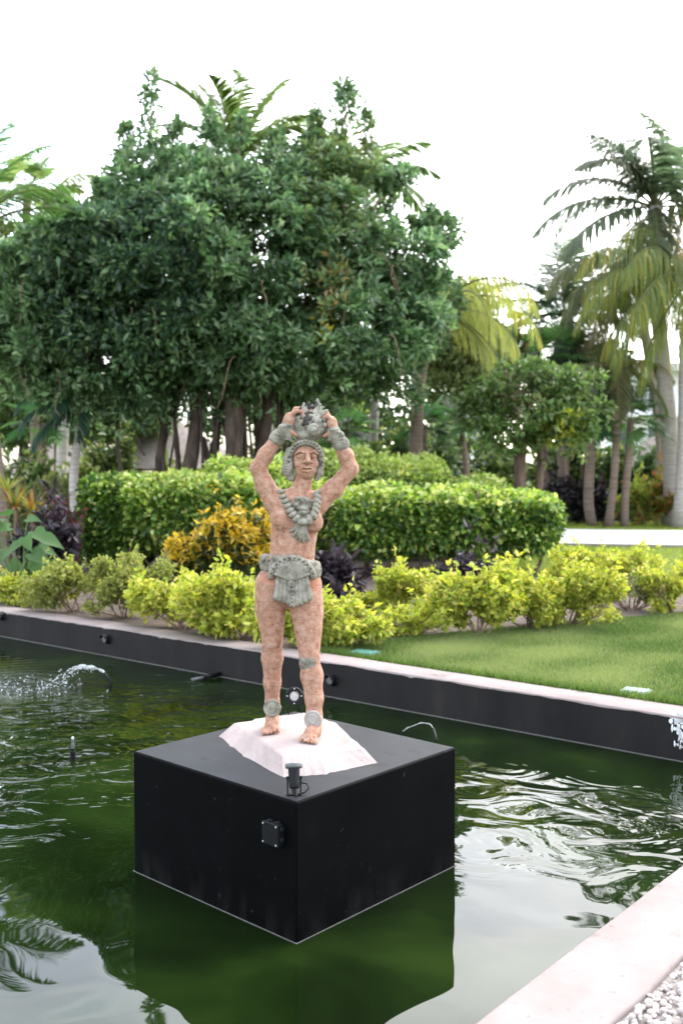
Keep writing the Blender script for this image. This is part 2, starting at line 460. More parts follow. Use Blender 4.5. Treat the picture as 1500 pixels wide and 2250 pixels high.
# ---- ground sheet with the basin left open
def grass_material(name, a, b_, c):
    m, nd, ln, b = _nodes(name)
    tc = nd.new('ShaderNodeTexCoord')
    n = nd.new('ShaderNodeTexNoise'); n.inputs['Scale'].default_value = 1.1; n.inputs['Detail'].default_value = 8; n.inputs['Roughness'].default_value = .7
    ln.new(tc.outputs['Object'], n.inputs['Vector'])
    r = ramp(nd, [(.3, a), (.52, b_), (.75, c)]); ln.new(n.outputs['Fac'], r.inputs['Fac'])
    ln.new(r.outputs['Color'], b.inputs['Base Color']); b.inputs['Roughness'].default_value = .9
    n2 = nd.new('ShaderNodeTexNoise'); n2.inputs['Scale'].default_value = 45; n2.inputs['Detail'].default_value = 4
    ln.new(tc.outputs['Object'], n2.inputs['Vector'])
    bp = nd.new('ShaderNodeBump'); bp.inputs['Strength'].default_value = .8; bp.inputs['Distance'].default_value = .03
    ln.new(n2.outputs['Fac'], bp.inputs['Height']); ln.new(bp.outputs['Normal'], b.inputs['Normal'])
    return m
M_GRASSGROUND = grass_material('lawn_ground', (0.07, 0.10, 0.022), (0.12, 0.16, 0.036), (0.19, 0.22, 0.06))
M_SOIL = mat_noise('garden_soil', [(0.3, (0.055, 0.038, 0.028)), (0.55, (0.115, 0.085, 0.064)), (0.8, (0.19, 0.145, 0.112))], 5, 0.95, 0.9, 60, 0.02, detail=9,
                   dots=[((0.28, 0.21, 0.15), 30, 0.68)])
nU, nW = outward(K2, K1), outward(K1, K4)
def ring(off):
    f1, f4 = K1, K4
    return [isect(K1 + nU*off, U, K1 + nW*off, W_), isect(K2 + nU*off, U, K2 - nW*off, W_), isect(K3 - nU*off, U, K3 - nW*off, W_), isect(K4 - nU*off, U, K4 + nW*off, W_)]
inner = ring(THK - .03); outer = ring(160)
mb = MB()
vs = [V(p.x, p.y, GZ - .03) for p in inner + outer]
mb.add(vs, [(0, 1, 5, 4), (1, 2, 6, 5), (2, 3, 7, 6), (3, 0, 4, 7)])
tag(mb.build('ground', M_GRASSGROUND), 'green lawn ground around the pool', 'ground', kind='structure')

# planting bed soil behind the far wall
def wallback(px_):           # ground point just behind the far wall seen at column px_
    lo, hi = 1200.0, 1700.0
    for _ in range(40):
        mid = (lo + hi) / 2; p = gnd(px_, mid, GZ)
        if (p - A0).dot(nU) > THK + .02: lo = mid
        else: hi = mid
    return gnd(px_, lo, GZ)
edge_px = [(700, 1432), (760, 1424), (850, 1411), (950, 1401), (1100, 1386), (1250, 1371), (1400, 1361), (1500, 1353), (1680, 1345)]
back_px = [(1680, 1302), (1480, 1300), (1360, 1288), (1250, 1280), (1180, 1262), (1080, 1245), (900, 1222), (600, 1205), (300, 1195), (0, 1190), (-500, 1190)]
poly = [wallback(x) for x in (-420, -200, 0, 200, 400, 600)] + [gnd(*p) for p in edge_px] + [gnd(*p) for p in back_px]
vs = []
for i, p in enumerate(poly):                                # wobble the border
    q = poly[(i + 1) % len(poly)]
    for t in np.linspace(0, 1, 8, endpoint=False):
        s = p.lerp(q, t); w = .05 if 5 < i < 15 else .0
        vs.append(V(s.x + rnd.gauss(0, w), s.y + rnd.gauss(0, w), GZ - .022))
bed_poly = np.array([(p.x, p.y) for p in vs])
import bmesh
bm = bmesh.new()
bv = [bm.verts.new(p) for p in vs]
bm.faces.new(bv)
bmesh.ops.triangulate(bm, faces=bm.faces[:])
me = bpy.data.meshes.new('planting_bed'); bm.to_mesh(me); bm.free(); me.materials.append(M_SOIL)
for pl in me.polygons:
    pass
bed = link(bpy.data.objects.new('planting_bed', me)); tag(bed, 'brown soil of the planting bed under the shrubs', 'soil', kind='structure')
bed.data.flip_normals() if bed.data.polygons[0].normal.z < 0 else None

def inpoly(P, poly):
    x, y = P[:, 0], P[:, 1]; c = np.zeros(len(P), bool); j = len(poly) - 1
    for i in range(len(poly)):
        xi, yi = poly[i]; xj, yj = poly[j]
        with np.errstate(divide='ignore', invalid='ignore'):
            c ^= ((yi > y) != (yj > y)) & (x < (xj - xi) * (y - yi) / (yj - yi + 1e-12) + xi)
        j = i
    return c

def blades(rs, P, h, w, cols, mat, name, parent=None, lean=.5):
    N = len(P); az = rs.uniform(0, 2*np.pi, N)
    hh = h * rs.uniform(.55, 1.25, N)
    side = np.stack([np.cos(az), np.sin(az), np.zeros(N)], 1) * (w * .5)
    az2 = rs.uniform(0, 2*np.pi, N); ln_ = rs.uniform(0, lean, N) * hh
    tip = P + np.stack([np.cos(az2)*ln_, np.sin(az2)*ln_, hh], 1)
    v = np.stack([P - side, P + side, tip], 1).reshape(-1, 3)
    f = np.arange(3 * N).reshape(-1, 3)
    return np_mesh(name, v, f, mat, np.repeat(cols, 3, 0), parent)

rs = np.random.RandomState(3)
# near lawn between the far wall and the bed
lawn_poly = [wallback(x) for x in (690, 900, 1100, 1300, 1500, 1700, 1900)] + [gnd(1900, 1340), gnd(1640, 1340), gnd(1500, 1345), gnd(1400, 1354), gnd(1250, 1364), gnd(1100, 1379), gnd(950, 1394), gnd(850, 1404), gnd(760, 1418), gnd(700, 1428)]
LP = np.array([(p.x, p.y) for p in lawn_poly])
lo, hi = LP.min(0), LP.max(0)
cand = rs.uniform(lo, hi, (560000, 2)); cand = cand[inpoly(cand, LP)]
def patch(P, s, seed):
    r = np.random.RandomState(seed); g = np.zeros(len(P))
    for k in range(6):
        a = r.uniform(0, 6.28); fq = s * r.uniform(.6, 2.4); g += np.sin((P[:, 0]*np.cos(a) + P[:, 1]*np.sin(a)) * fq + r.uniform(0, 6.28))
    return g / 6
pt = patch(cand, 3.0, 4)
keep = rs.uniform(0, 1, len(cand)) < .75 + .5 * pt
cand, pt = cand[keep], pt[keep]
mixc = np.clip(.5 + 1.6 * pt + rs.normal(0, .42, len(cand)), 0, 1)[:, None]
gc = (1 - mixc) * np.array([.085, .14, .034]) + mixc * np.array([.23, .275, .095])
dry = rs.uniform(0, 1, len(cand)) < .05 + .12*np.clip(patch(cand, 1.3, 9)*2, 0, 1)
gc[dry] = [.26, .23, .12]
P3 = np.column_stack([cand, np.full(len(cand), GZ - .03)])
g = blades(rs, P3, .050, .011, gc, M_LEAF_SOFT, 'grass', lean=.9)
tag(g, 'short green lawn grass behind the black pool wall', 'grass', kind='stuff')
# taller ragged tufts along the wall and the bed border
pts = []
for _ in range(2600):
    x = rs.uniform(700, 1540); p = wallback(x); pts.append((p.x + rs.normal(0, .03), p.y + abs(rs.normal(0, .04)) + .0, GZ - .03))
for _ in range(900):
    i = rs.randint(0, len(edge_px) - 1); t = rs.rand(); a, b = gnd(*edge_px[i]), gnd(*edge_px[i + 1]); p = a.lerp(b, t)
    pts.append((p.x + rs.normal(0, .08), p.y + rs.normal(0, .1), GZ - .03))
pts = np.array(pts); cc = np.tile(np.array([[.075, .125, .025]]), (len(pts), 1)) * rs.uniform(.7, 1.5, (len(pts), 1))
tag(blades(rs, pts, .085, .010, cc, M_LEAF_SOFT, 'grass_tuft', lean=.8), 'ragged longer grass along the pool wall and soil border', 'grass', kind='stuff')
# far lawn this side of and beyond the path
far = rs.uniform([2.5, 15.5], [14, 45], (90000, 2))
far = far[(far[:, 0] < far[:, 1] * .40) & ~inpoly(far, bed_poly)]
PP = np.array([gnd(*p)[:2] for p in ((1135, 1176), (1180, 1197), (1700, 1205), (1700, 1171), (1245, 1166), (1205, 1140), (1190, 1110), (1140, 1110), (1122, 1145))])
far = far[~inpoly(far, PP)]
cc = np.array([.21, .26, .05]) * rs.uniform(.7, 1.35, (len(far), 1))
tag(blades(rs, np.column_stack([far, np.full(len(far), GZ - .03)]), .07, .03, cc, M_LEAF_SOFT, 'far_grass', lean=.9), 'sunlit lawn either side of the white path', 'grass', kind='stuff')
# path with a low kerb
mb = MB(); top = .05
mb.prism([V(x, y, GZ - .2) for x, y in PP], [V(x, y, GZ + top) for x, y in PP])
tag(mb.build('path', M_PATH), 'wide pale path crossing the lawn behind the hedge', 'path', kind='structure')
mb = MB()
k0, k1 = V(PP[1][0], PP[1][1], 0), V(PP[2][0], PP[2][1], 0); kd = (k1 - k0).normalized(); kn = V(kd.y, -kd.x, 0)
mb.prism([k0 + V(0,0,GZ-.2), k0 + kn*.15 + V(0,0,GZ-.2), k1 + kn*.15 + V(0,0,GZ-.2), k1 + V(0,0,GZ-.2)], [k0 + V(0,0,GZ+.058), k0 + kn*.15 + V(0,0,GZ+.058), k1 + kn*.15 + V(0,0,GZ+.058), k1 + V(0,0,GZ+.058)])
tag(mb.build('kerb', M_KERB), 'grey kerb along the near side of the pale path', 'kerb', kind='structure')

# gravel bed on the near right
g0, g1 = K1 + nW*(THK - .025), K4 + nW*(THK - .025)
M_GRAVELBASE = mat_noise('gravel_base', [(.3, (.20, .16, .14)), (.7, (.40, .36, .33))], 60, .95, .8, 120, .01)
mb = MB(); mb.add([V(g0.x, g0.y, GZ - .026), V(g1.x, g1.y, GZ - .026), V(*(g1 + nW*4)[:2], GZ - .026), V(*(g0 + nW*4)[:2], GZ - .026)], [(0, 1, 2, 3)])
gb = mb.build('gravel_ground', M_GRAVELBASE); tag(gb, 'bed under the white pebbles', 'gravel bed', kind='structure')
gb.data.flip_normals() if gb.data.polygons[0].normal.z < 0 else None
# pebbles: jittered octahedra, subdivided once, in one mesh
bmv = bmesh.new(); bmesh.ops.create_icosphere(bmv, subdivisions=1, radius=1.0)
iv = np.array([v.co[:] for v in bmv.verts]); bmv.faces.ensure_lookup_table(); jf = np.array([[v.index for v in f.verts] for f in bmv.faces]); bmv.free()
L_ = (K4 - K1).length
N = 46000
s_ = rs.uniform(0, L_, N); o_ = rs.uniform(.006, 2.0, N)
q = np.array(K1[:2])[None] + np.array(W_[:2])[None]*s_[:, None] + np.array(nW[:2])[None]*(THK + o_)[:, None]
dd = np.hypot(q[:, 0], q[:, 1]); msk = (q[:, 1] > 2.2) & (dd < 5.6) & (q[:, 0] < q[:, 1]*.62 + .5)
q = q[msk]; n = len(q)
rad = rs.uniform(.008, .0155, n)
sc = rad[:, None] * rs.uniform([.75, .75, .5], [1.3, 1.3, .85], (n, 3))
ang = rs.uniform(0, 6.28, n); ca, sa = np.cos(ang), np.sin(ang)
pv = iv[None] * sc[:, None] * rs.uniform(.82, 1.15, (n, len(iv), 1))
tl = rs.normal(0, .5, n); ct, st = np.cos(tl), np.sin(tl)
pv = np.stack([pv[..., 0]*ct[:, None] - pv[..., 2]*st[:, None], pv[..., 1], pv[..., 0]*st[:, None] + pv[..., 2]*ct[:, None]], -1)
pv = np.stack([pv[..., 0]*ca[:, None] - pv[..., 1]*sa[:, None], pv[..., 0]*sa[:, None] + pv[..., 1]*ca[:, None], pv[..., 2]], -1)
zz = GZ - .026 + sc[:, 2]*.5 + rs.uniform(0, .014, n)
pv += np.column_stack([q, zz])[:, None]
pf = (jf[None] + (np.arange(n)*len(iv))[:, None, None]).reshape(-1, 3)
pc = np.array([.47, .42, .385]) * rs.uniform(.65, 1.2, (n, 1)) * rs.uniform([.97, .94, .92], [1.04, 1.02, 1.02], (n, 3))
def mat_attr(name, rough):
    m, nd, ln, b = _nodes(name); a = nd.new('ShaderNodeAttribute'); a.attribute_name = 'Col'
    ln.new(a.outputs['Color'], b.inputs['Base Color']); b.inputs['Roughness'].default_value = rough; return m
M_PEBBLE = mat_attr('white_pebble', .7)
tag(np_mesh('gravel', pv.reshape(-1, 3), pf, M_PEBBLE, np.repeat(pc, len(iv), 0)), 'white and cream pebbles beside the pink pool edge', 'gravel', kind='stuff')

# ------------------------------------------------------------------ black plinth and plaster slab
PH = 0.642
def avg(tp, bt):
    a, b = gnd(*tp, PH), gnd(*bt, 0); return V((a.x + b.x)/2, (a.y + b.y)/2, 0)
cL, cF, cR = avg((292, 1648), (294, 1920)), avg((650, 1762), (652, 2078)), avg((1001, 1643), (1001, 1903))
cB = cL + cR - cF
ctr = (cL + cR) / 2
pl = empty('plinth', (ctr.x, ctr.y, 0), 'square matte black painted plinth rising out of the green water', 'plinth')
c0 = V(ctr.x, ctr.y, 0)
mb = MB(); base = [c - c0 for c in (cF, cR, cB, cL)]
mb.prism([p + V(0,0,-.64) for p in base], [p + V(0,0,PH) for p in base])
mb.build('body', M_BLACK, pl, bevel=.011, segs=4)
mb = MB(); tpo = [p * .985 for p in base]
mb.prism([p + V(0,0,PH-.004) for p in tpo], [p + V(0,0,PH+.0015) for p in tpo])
mb.build('top_face', M_BLACKTOP, pl)  # thin sheet whose colour carries the sky sheen
mb = MB(); grow = [p * 1.0045 for p in base]
mb.prism([p + V(0,0,-.05) for p in grow], [p + V(0,0,.0035) for p in grow])
mb.build('water_mark', M_SCUM, pl)

SLAB_T = .07
tpx = [(517, 1588), (600, 1578), (655, 1574), (709, 1593), (798, 1643), (700, 1655), (620, 1660), (560, 1619)]
bpx = [(481, 1618), (560, 1580), (668, 1566), (740, 1590), (828, 1677), (715, 1702), (622, 1709), (535, 1662)]
tops = [gnd(*p, PH + SLAB_T) for p in tpx]; bots = [gnd(*p, PH + .001) for p in bpx]
sc0 = sum(tops, V(0,0,0)) / len(tops); sc0.z = PH
def dense(poly, n, j):
    out = []
    for i, p in enumerate(poly):
        q = poly[(i+1) % len(poly)]
        for k in range(n): out.append(p.lerp(q, k/n) + V(rnd.gauss(0, j), rnd.gauss(0, j), 0))
    return out
nn = 10
bt, tp = dense(bots, nn, .0035), dense(tops, nn, .0016)
mid = [a.lerp(b, .5) + V(rnd.gauss(0, .0025), rnd.gauss(0, .0025), .002) for a, b in zip(bt, tp)]
brk = [a.lerp(b, .93) + V(0, 0, .001) for a, b in zip(bt, tp)]
inn = [b.lerp(sc0 + V(0,0,SLAB_T), .035) + V(0,0,.0015) for b in tp]
vs = [p - sc0 for p in bt + mid + brk + inn] + [V(0, 0, SLAB_T + .003)]
m_ = len(bt); fs = []
for lv in range(3):
    for k in range(m_):
        k2 = (k+1) % m_; fs.append((lv*m_+k, lv*m_+k2, (lv+1)*m_+k2, (lv+1)*m_+k))
for k in range(m_): fs.append((3*m_+k, 3*m_+(k+1) % m_, 4*m_))
fs.append(tuple(range(m_)))
slab = MB().add(vs, fs).build('plaster_slab', M_SLAB, smooth=False); slab.location = sc0
bmx = bmesh.new(); bmx.from_mesh(slab.data); bmesh.ops.recalc_face_normals(bmx, faces=bmx.faces[:]); bmx.to_mesh(slab.data); bmx.free()
tag(slab, 'low pale pink plaster slab with sloping sides on top of the black plinth', 'plaster slab')

# bare white patch where the black paint has flaked off the far wall
q0 = None
def on_wall(px_, py_):
    x = (px_ - 750)/FPX; z = -(py_ - 1125)/FPX; cc_, ss = math.cos(PITCH), math.sin(PITCH)
    dv = V(x, cc_ + z*ss, -ss + z*cc_); o = V(0, 0, CAM_H); t = (A0 - o).dot(nU) / dv.dot(nU); return o + dv*t
mb = MB(); rp = random.Random(9)
for i in range(70):
    t = rp.random()**1.2; p = on_wall(1490 + rp.gauss(0, 7 + 4*(1-t)), 1572 + 72*t) - nU*.0022 - wall_far.location
    w, h2 = rp.uniform(.004, .018)*(1.2 - t), rp.uniform(.006, .03)
    mb.add([p + U*w*math.cos(a) + V(0, 0, h2*math.sin(a))*rp.uniform(.6, 1.2) for a in [k*2*math.pi/7 for k in range(7)]], [tuple(range(7))])
mb.build('flaked_patch', M_WHITE, wall_far)
# ------------------------------------------------------------------ statue, sculpted as smooth blended volumes
def surface_nets(D, lo, vox):
    S = D < 0
    c = np.zeros(tuple(n - 1 for n in D.shape), np.int8)
    for i in (0, 1):
        for j in (0, 1):
            for k in (0, 1):
                c += S[i:D.shape[0]-1+i, j:D.shape[1]-1+j, k:D.shape[2]-1+k]
    act = (c > 0) & (c < 8)
    idx = np.argwhere(act)
    num = np.full(act.shape, -1, np.int64); num[act] = np.arange(len(idx))
    acc = np.zeros((len(idx), 3)); cnt = np.zeros(len(idx))
    cor = [(i, j, k) for i in (0, 1) for j in (0, 1) for k in (0, 1)]
    for a in cor:
        for ax in range(3):
            if a[ax] == 1: continue
            b = list(a); b[ax] = 1
            da = D[idx[:,0]+a[0], idx[:,1]+a[1], idx[:,2]+a[2]]; db = D[idx[:,0]+b[0], idx[:,1]+b[1], idx[:,2]+b[2]]
            m = (da < 0) != (db < 0)
            t = np.where(m, da / np.where(m, da - db, 1), 0)
            p = np.tile(np.array(a, float), (len(idx), 1)); p[:, ax] += t
            acc[m] += p[m]; cnt[m] += 1
    verts = (idx + acc / np.maximum(cnt, 1)[:, None]) * vox + lo
    faces = []
    for ax in range(3):
        o1, o2 = [x for x in range(3) if x != ax]
        sl0 = [slice(None)]*3; sl1 = [slice(None)]*3
        sl0[ax] = slice(0, -1); sl1[ax] = slice(1, None)
        e0, e1 = S[tuple(sl0)], S[tuple(sl1)]
        for flip, mk in ((False, e0 & ~e1), (True, ~e0 & e1)):
            q = np.argwhere(mk)
            ok = (q[:, o1] > 0) & (q[:, o2] > 0) & (q[:, o1] < D.shape[o1]-1) & (q[:, o2] < D.shape[o2]-1)
            q = q[ok]
            def cell(d1, d2):
                r = q.copy(); r[:, o1] -= d1; r[:, o2] -= d2; return num[r[:,0], r[:,1], r[:,2]]
            f = np.stack([cell(1, 1), cell(0, 1), cell(0, 0), cell(1, 0)], 1)
            if ax == 1: flip = not flip
            if flip: f = f[:, ::-1]
            faces.append(f)
    return verts, np.concatenate(faces)

class SDF:
    def __init__(self, lo, hi, vox):
        self.lo = np.array(lo, float); self.vox = vox
        self.n = np.ceil((np.array(hi) - self.lo) / vox).astype(int) + 1
        self.D = np.full(self.n, 0.5, np.float32)
        self.ax = [(self.lo[i] + np.arange(self.n[i]) * vox).astype(np.float32) for i in range(3)]
    def _win(self, lo, hi):
        a = np.maximum(np.floor((np.array(lo) - self.lo) / self.vox).astype(int), 0)
        b = np.minimum(np.ceil((np.array(hi) - self.lo) / self.vox).astype(int) + 1, self.n)
        if (b <= a).any(): return None
        sl = tuple(slice(a[i], b[i]) for i in range(3))
        return sl, [self.ax[i][sl[i]].reshape([-1 if j == i else 1 for j in range(3)]) for i in range(3)]
    def _put(self, sl, d, k, sub):
        D = self.D[sl]
        if sub:
            h = np.clip(.5 - .5 * (D + d) / k, 0, 1); self.D[sl] = D * (1 - h) - d * h + k * h * (1 - h)
        else:
            h = np.clip(.5 + .5 * (D - d) / k, 0, 1); self.D[sl] = D * (1 - h) + d * h - k * h * (1 - h)
    def cone(self, a, b, ra, rb=None, k=.01, sub=False):
        rb = ra if rb is None else rb
        a, b = np.array(a), np.array(b); m = max(ra, rb) + k * 2 + self.vox * 3
        w = self._win(np.minimum(a, b) - m, np.maximum(a, b) + m)
        if w is None: return self
        sl, (x, y, z) = w
        d = b - a; L = max(float(d @ d), 1e-9)
        t = np.clip(((x - a[0]) * d[0] + (y - a[1]) * d[1] + (z - a[2]) * d[2]) / L, 0, 1)
        dist = np.sqrt((x - a[0] - t*d[0])**2 + (y - a[1] - t*d[1])**2 + (z - a[2] - t*d[2])**2) - (ra + (rb - ra) * t)
        self._put(sl, dist, k, sub); return self
    def ell(self, c, r, k=.01, sub=False, M=None):
        c, r = np.array(c), np.array(r, float); m = r.max() + k * 2 + self.vox * 3
        w = self._win(c - m, c + m)
        if w is None: return self
        sl, (x, y, z) = w
        x, y, z = x - c[0], y - c[1], z - c[2]
        if M is not None:
            x, y, z = (M[0][0]*x + M[0][1]*y + M[0][2]*z, M[1][0]*x + M[1][1]*y + M[1][2]*z, M[2][0]*x + M[2][1]*y + M[2][2]*z)
        k0 = np.sqrt((x/r[0])**2 + (y/r[1])**2 + (z/r[2])**2); k1 = np.sqrt((x/r[0]**2)**2 + (y/r[1]**2)**2 + (z/r[2]**2)**2)
        dist = k0 * (k0 - 1) / np.maximum(k1, 1e-6)
        self._put(sl, dist, k, sub); return self
    def chain(self, pts, rs_, k=.01, sub=False):
        for i in range(len(pts) - 1): self.cone(pts[i], pts[i+1], rs_[i], rs_[i+1], k, sub)
        return self
    def above(self, z0):
        self.D = np.maximum(self.D, (z0 - self.ax[2]).reshape(1, 1, -1)); return self
    def build(self, name, mat, parent, origin):
        v, f = surface_nets(self.D, self.lo, self.vox)
        return np_mesh(name, v - np.array(origin), f, mat, None, parent, smooth=True)

Y0 = 5.33; S = Y0 / FPX
TOPZ = PH + SLAB_T + .004
def P(x, y, w=0.0):
    """photo column/row, and w = depth in the same pixel unit (negative towards the viewer)"""
    return np.array(at(x, y, Y0 + w * S))
def R_(*r): return [q * S for q in r] if len(r) > 1 else r[0] * S

origin = V(*P(640, 1600, 0)[:2], TOPZ)
st = empty('statue', origin, 'terracotta statue of a standing woman holding a shell on her head, on a black plinth', 'statue')
b = SDF(P(530, 1668, -130) - .02, P(815, 880, 80) + .02, .0042)
kk = .02
# trunk
b.ell(P(634, 1285, 4), R_(67, 41, 44), .03)
b.ell(P(638, 1252, 2), R_(58, 37, 40), .03)
b.ell(P(642, 1215, 0), R_(50, 33, 40), .03)
b.ell(P(645, 1180, 0), R_(51, 33, 44), .03)
b.ell(P(649, 1140, 0), R_(56, 36, 50), .03)
b.ell(P(650, 1112, 2), R_(62, 34, 40), .03)
b.cone(P(606, 1102, 4), P(698, 1104, 4), R_(23), R_(22), .025)
b.ell(P(619, 1140, -25), R_(22, 18, 24), .022)
b.ell(P(690, 1147, -23), R_(20, 17, 23), .022)
# neck and head
b.chain([P(657, 1092, 6), P(664, 1062, 2), P(668, 1038, 2)], R_(26, 19, 19.5), .018)
b.ell(P(671, 1005, 4), R_(30, 35, 40), .012)
b.ell(P(672, 1030, -8), R_(24, 24, 22), .014)
b.ell(P(673, 1042, -16), R_(13, 12, 11), .010)
b.ell(P(656, 1019, -19), R_(9, 9, 10), .012); b.ell(P(691, 1019, -17), R_(9, 9, 10), .012)
b.ell(P(660, 1002, -36), R_(9.5, 7.5, 6.5), .004, True); b.ell(P(688, 1002, -35), R_(9, 7.5, 6.5), .004, True)
b.ell(P(660, 1002.5, -28), R_(7.2, 5.4, 3.7), .0015); b.ell(P(688, 1002.5, -27), R_(6.8, 5.4, 3.7), .0015)
for (x, sg) in ((660, 1), (688, 1)):
    b.chain([P(x - 8.5, 1003, -27), P(x, 998.2, -33), P(x + 8.5, 1003, -27)], R_(1.2, 1.5, 1.2), .0015)
    b.chain([P(x - 8, 1004, -27), P(x, 1007.4, -31), P(x + 8, 1004, -27)], R_(1.0, 1.2, 1.0), .0015)
b.chain([P(648, 998, -26), P(657, 991, -32), P(670, 994, -34)], R_(2.2, 3.2, 2.4), .004)
b.chain([P(681, 994, -34), P(690, 991, -31), P(698, 998, -24)], R_(2.4, 3.2, 2.2), .004)
b.chain([P(675, 990, -33), P(676, 1003, -39), P(677, 1013, -44)], R_(3.4, 4.4, 6.2), .005)
b.ell(P(669.5, 1015, -37), R_(5, 5.5, 4), .003); b.ell(P(683.5, 1015, -37), R_(5, 5.5, 4), .003)
b.ell(P(672, 1019, -42), R_(1.8, 2.5, 1.5), .001, True); b.ell(P(681, 1019, -42), R_(1.8, 2.5, 1.5), .001, True)
b.chain([P(662, 1029.5, -30), P(669, 1026.5, -36), P(674, 1027.3, -37), P(679, 1026.5, -36), P(685, 1029.5, -30)], R_(1.8, 2.8, 2.4, 2.8, 1.8), .002)
b.chain([P(664, 1034, -30), P(674, 1035.5, -37), P(683, 1034, -30)], R_(2.2, 3.8, 2.2), .002)
b.chain([P(659, 1031, -31), P(673, 1031.2, -41), P(688, 1031, -31)], R_(1.2, 1.4, 1.2), .0015, True)
# arms
b.chain([P(604, 1103, 4), P(581, 1066, 2), P(567, 1028, 0), P(583, 1000, -2), P(612, 960, -4), P(626, 942, -5)], R_(25, 20, 17, 16.5, 14, 12), .022)
b.chain([P(700, 1104, 4), P(733, 1073, 2), P(770, 1031, 0), P(760, 1002, -2), P(742, 968, -4), P(734, 948, -5)], R_(24, 19.5, 16.5, 16, 13.5, 11.5), .022)
# hands pressed to the shell: palm, four fingers over the edge, thumb below
b.chain([P(627, 941, -6), P(638, 918, -8)], R_(12.5, 12), .010); b.ell(P(637, 924, -8), R_(14, 15, 17), .012)
for i, (w, x1, y1, x2, y2) in enumerate(((-20, 651, 903, 664, 905), (-12, 650, 899, 665, 899), (-3, 649, 898, 664, 896), (6, 648, 900, 661, 898))):
    b.chain([P(639, 914, w * .8), P(x1, y1, w), P(x2, y2, w - 1)], R_(5.2, 4.6, 3.6), .004)
b.chain([P(632, 936, -18), P(641, 949, -23), P(652, 957, -25)], R_(5.5, 5, 4), .005)
b.chain([P(734, 948, -6), P(727, 926, -8)], R_(11.5, 11), .010); b.ell(P(728, 932, -8), R_(12, 15, 17), .012)
for i, (w, x1, y1, x2, y2) in enumerate(((-20, 719, 914, 710, 917), (-12, 718, 909, 708, 911), (-3, 718, 907, 708, 907), (6, 719, 909, 710, 908))):
    b.chain([P(727, 922, w * .8), P(x1, y1, w), P(x2, y2, w - 1)], R_(5.2, 4.6, 3.6), .004)
b.chain([P(730, 942, -18), P(721, 953, -22), P(711, 958, -24)], R_(5.2, 4.6, 3.8), .005)
# legs
b.chain([P(602, 1285, 6), P(597, 1312, 6), P(594, 1340, 7), P(596, 1370, 9), P(598, 1395, 11), P(598, 1418, 13)], R_(41, 35, 31, 26, 22, 20), .03)
b.chain([P(598, 1416, 12), P(598, 1446, 22), P(598, 1500, 30), P(598, 1545, 34), P(598, 1590, 42)], R_(20, 23, 18.5, 15, 14.5), .025)
b.chain([P(667, 1288, 4), P(671, 1318, 0), P(675, 1350, -5), P(677, 1385, -12), P(678, 1412, -17), P(679, 1440, -22)], R_(40, 36.5, 33, 28, 23.5, 20.5), .03)
b.chain([P(679, 1436, -22), P(685, 1485, -20), P(690, 1535, -24), P(690, 1575, -28), P(690, 1612, -30)], R_(20.5, 23.5, 19, 16.5, 15), .025)
b.ell(P(678, 1436, -34), R_(14, 10, 16), .02); b.ell(P(598, 1412, -2), R_(13, 10, 15), .02)
b.ell(P(634, 1306, 4), R_(26, 26, 24), .02)
# feet: instep and five toes each, cut flat on the slab
def foot(xh, xt, yh, wh, wt, sgn):
    zc = TOPZ
    def Q(x, w, h):                         # point over the slab at height h
        Y = Y0 + w * S; q = at(x, 1500, Y); return np.array((q.x, Y, zc + h * S))
    b.chain([Q(xh, wh, 16), Q((xh + xt)/2, (wh + wt)/2, 15), Q(xt, wt + 18, 9)], R_(15, 14.5, 11), .012)
    b.ell(Q(xh, wh + 8, 8), R_(14, 16, 13), .012)
    b.ell(Q(xt, wt + 26, 6), R_(18, 20, 9), .012)
    for i in range(5):
        o = (i - 2) * 8.2 * sgn
        b.chain([Q(xt + o * .75, wt + 22, 10), Q(xt + o * .95, wt + 8 + 2.2 * i, 8.5), Q(xt + o, wt - 5 + 3.0 * i, 4.5)],
                R_(5.2 - .3 * i, 4.9 - .4 * i, 4.5 - .4 * i), .0012)
foot(598, 595, 1600, 44, -22, 1)
foot(691, 677, 1620, -30, -96, -1)
b.above(TOPZ - .004)
body = b.build('body', M_CLAY, st, origin); body['label'] = 'weathered terracotta body with arms raised'

# headdress: ribbed hair drapes, cap and a studded band around the face
h = SDF(P(608, 1066, -55) - .01, P(724, 955, 60) + .01, .0034)
h.ell(P(671, 1002, 15), R_(35, 34, 40), .008)
arch = [(634, 1022, -8), (637, 1000, -14), (645, 984, -19), (657, 975, -24), (672, 971, -26), (687, 975, -24), (699, 984, -19), (705, 1000, -14), (707, 1022, -8)]
h.chain([P(*q) for q in arch], [R_(6.5)] * len(arch), .006)
h.chain([P(637, 992, -6), P(634, 1010, -8), P(632, 1034, -8), P(639, 1050, -7)], R_(10, 13, 13.5, 8), .006)
h.chain([P(702, 994, -2), P(704, 1018, -2), P(702, 1040, -2), P(696, 1052, -2)], R_(8, 8.5, 8, 5.5), .006)
for j in range(8):
    y = 1002 + j * 6.2
    h.cone(P(616, y - 2, -19), P(646, y + 1, -24), R_(2.4), R_(2.4), .002, True)
    h.cone(P(697, y, -13), P(716, y - 2, -9), R_(2.2), R_(2.2), .002, True)
pts = [np.array(P(*q)) for q in arch]
for i in range(len(pts) - 1):
    for t in (.25, .75):
        q = pts[i] * (1 - t) + pts[i + 1] * t; dirn = np.array([0, -1.0, .1])
        h.cone(q + dirn * R_(4.5), q + dirn * R_(9), R_(2.3), R_(2.3), .001, True)
h.cone(P(672, 976, 0), P(674, 962, 0), R_(25), R_(23), .008)
hd = h.build('headdress', M_GREYCLAY, st, origin)

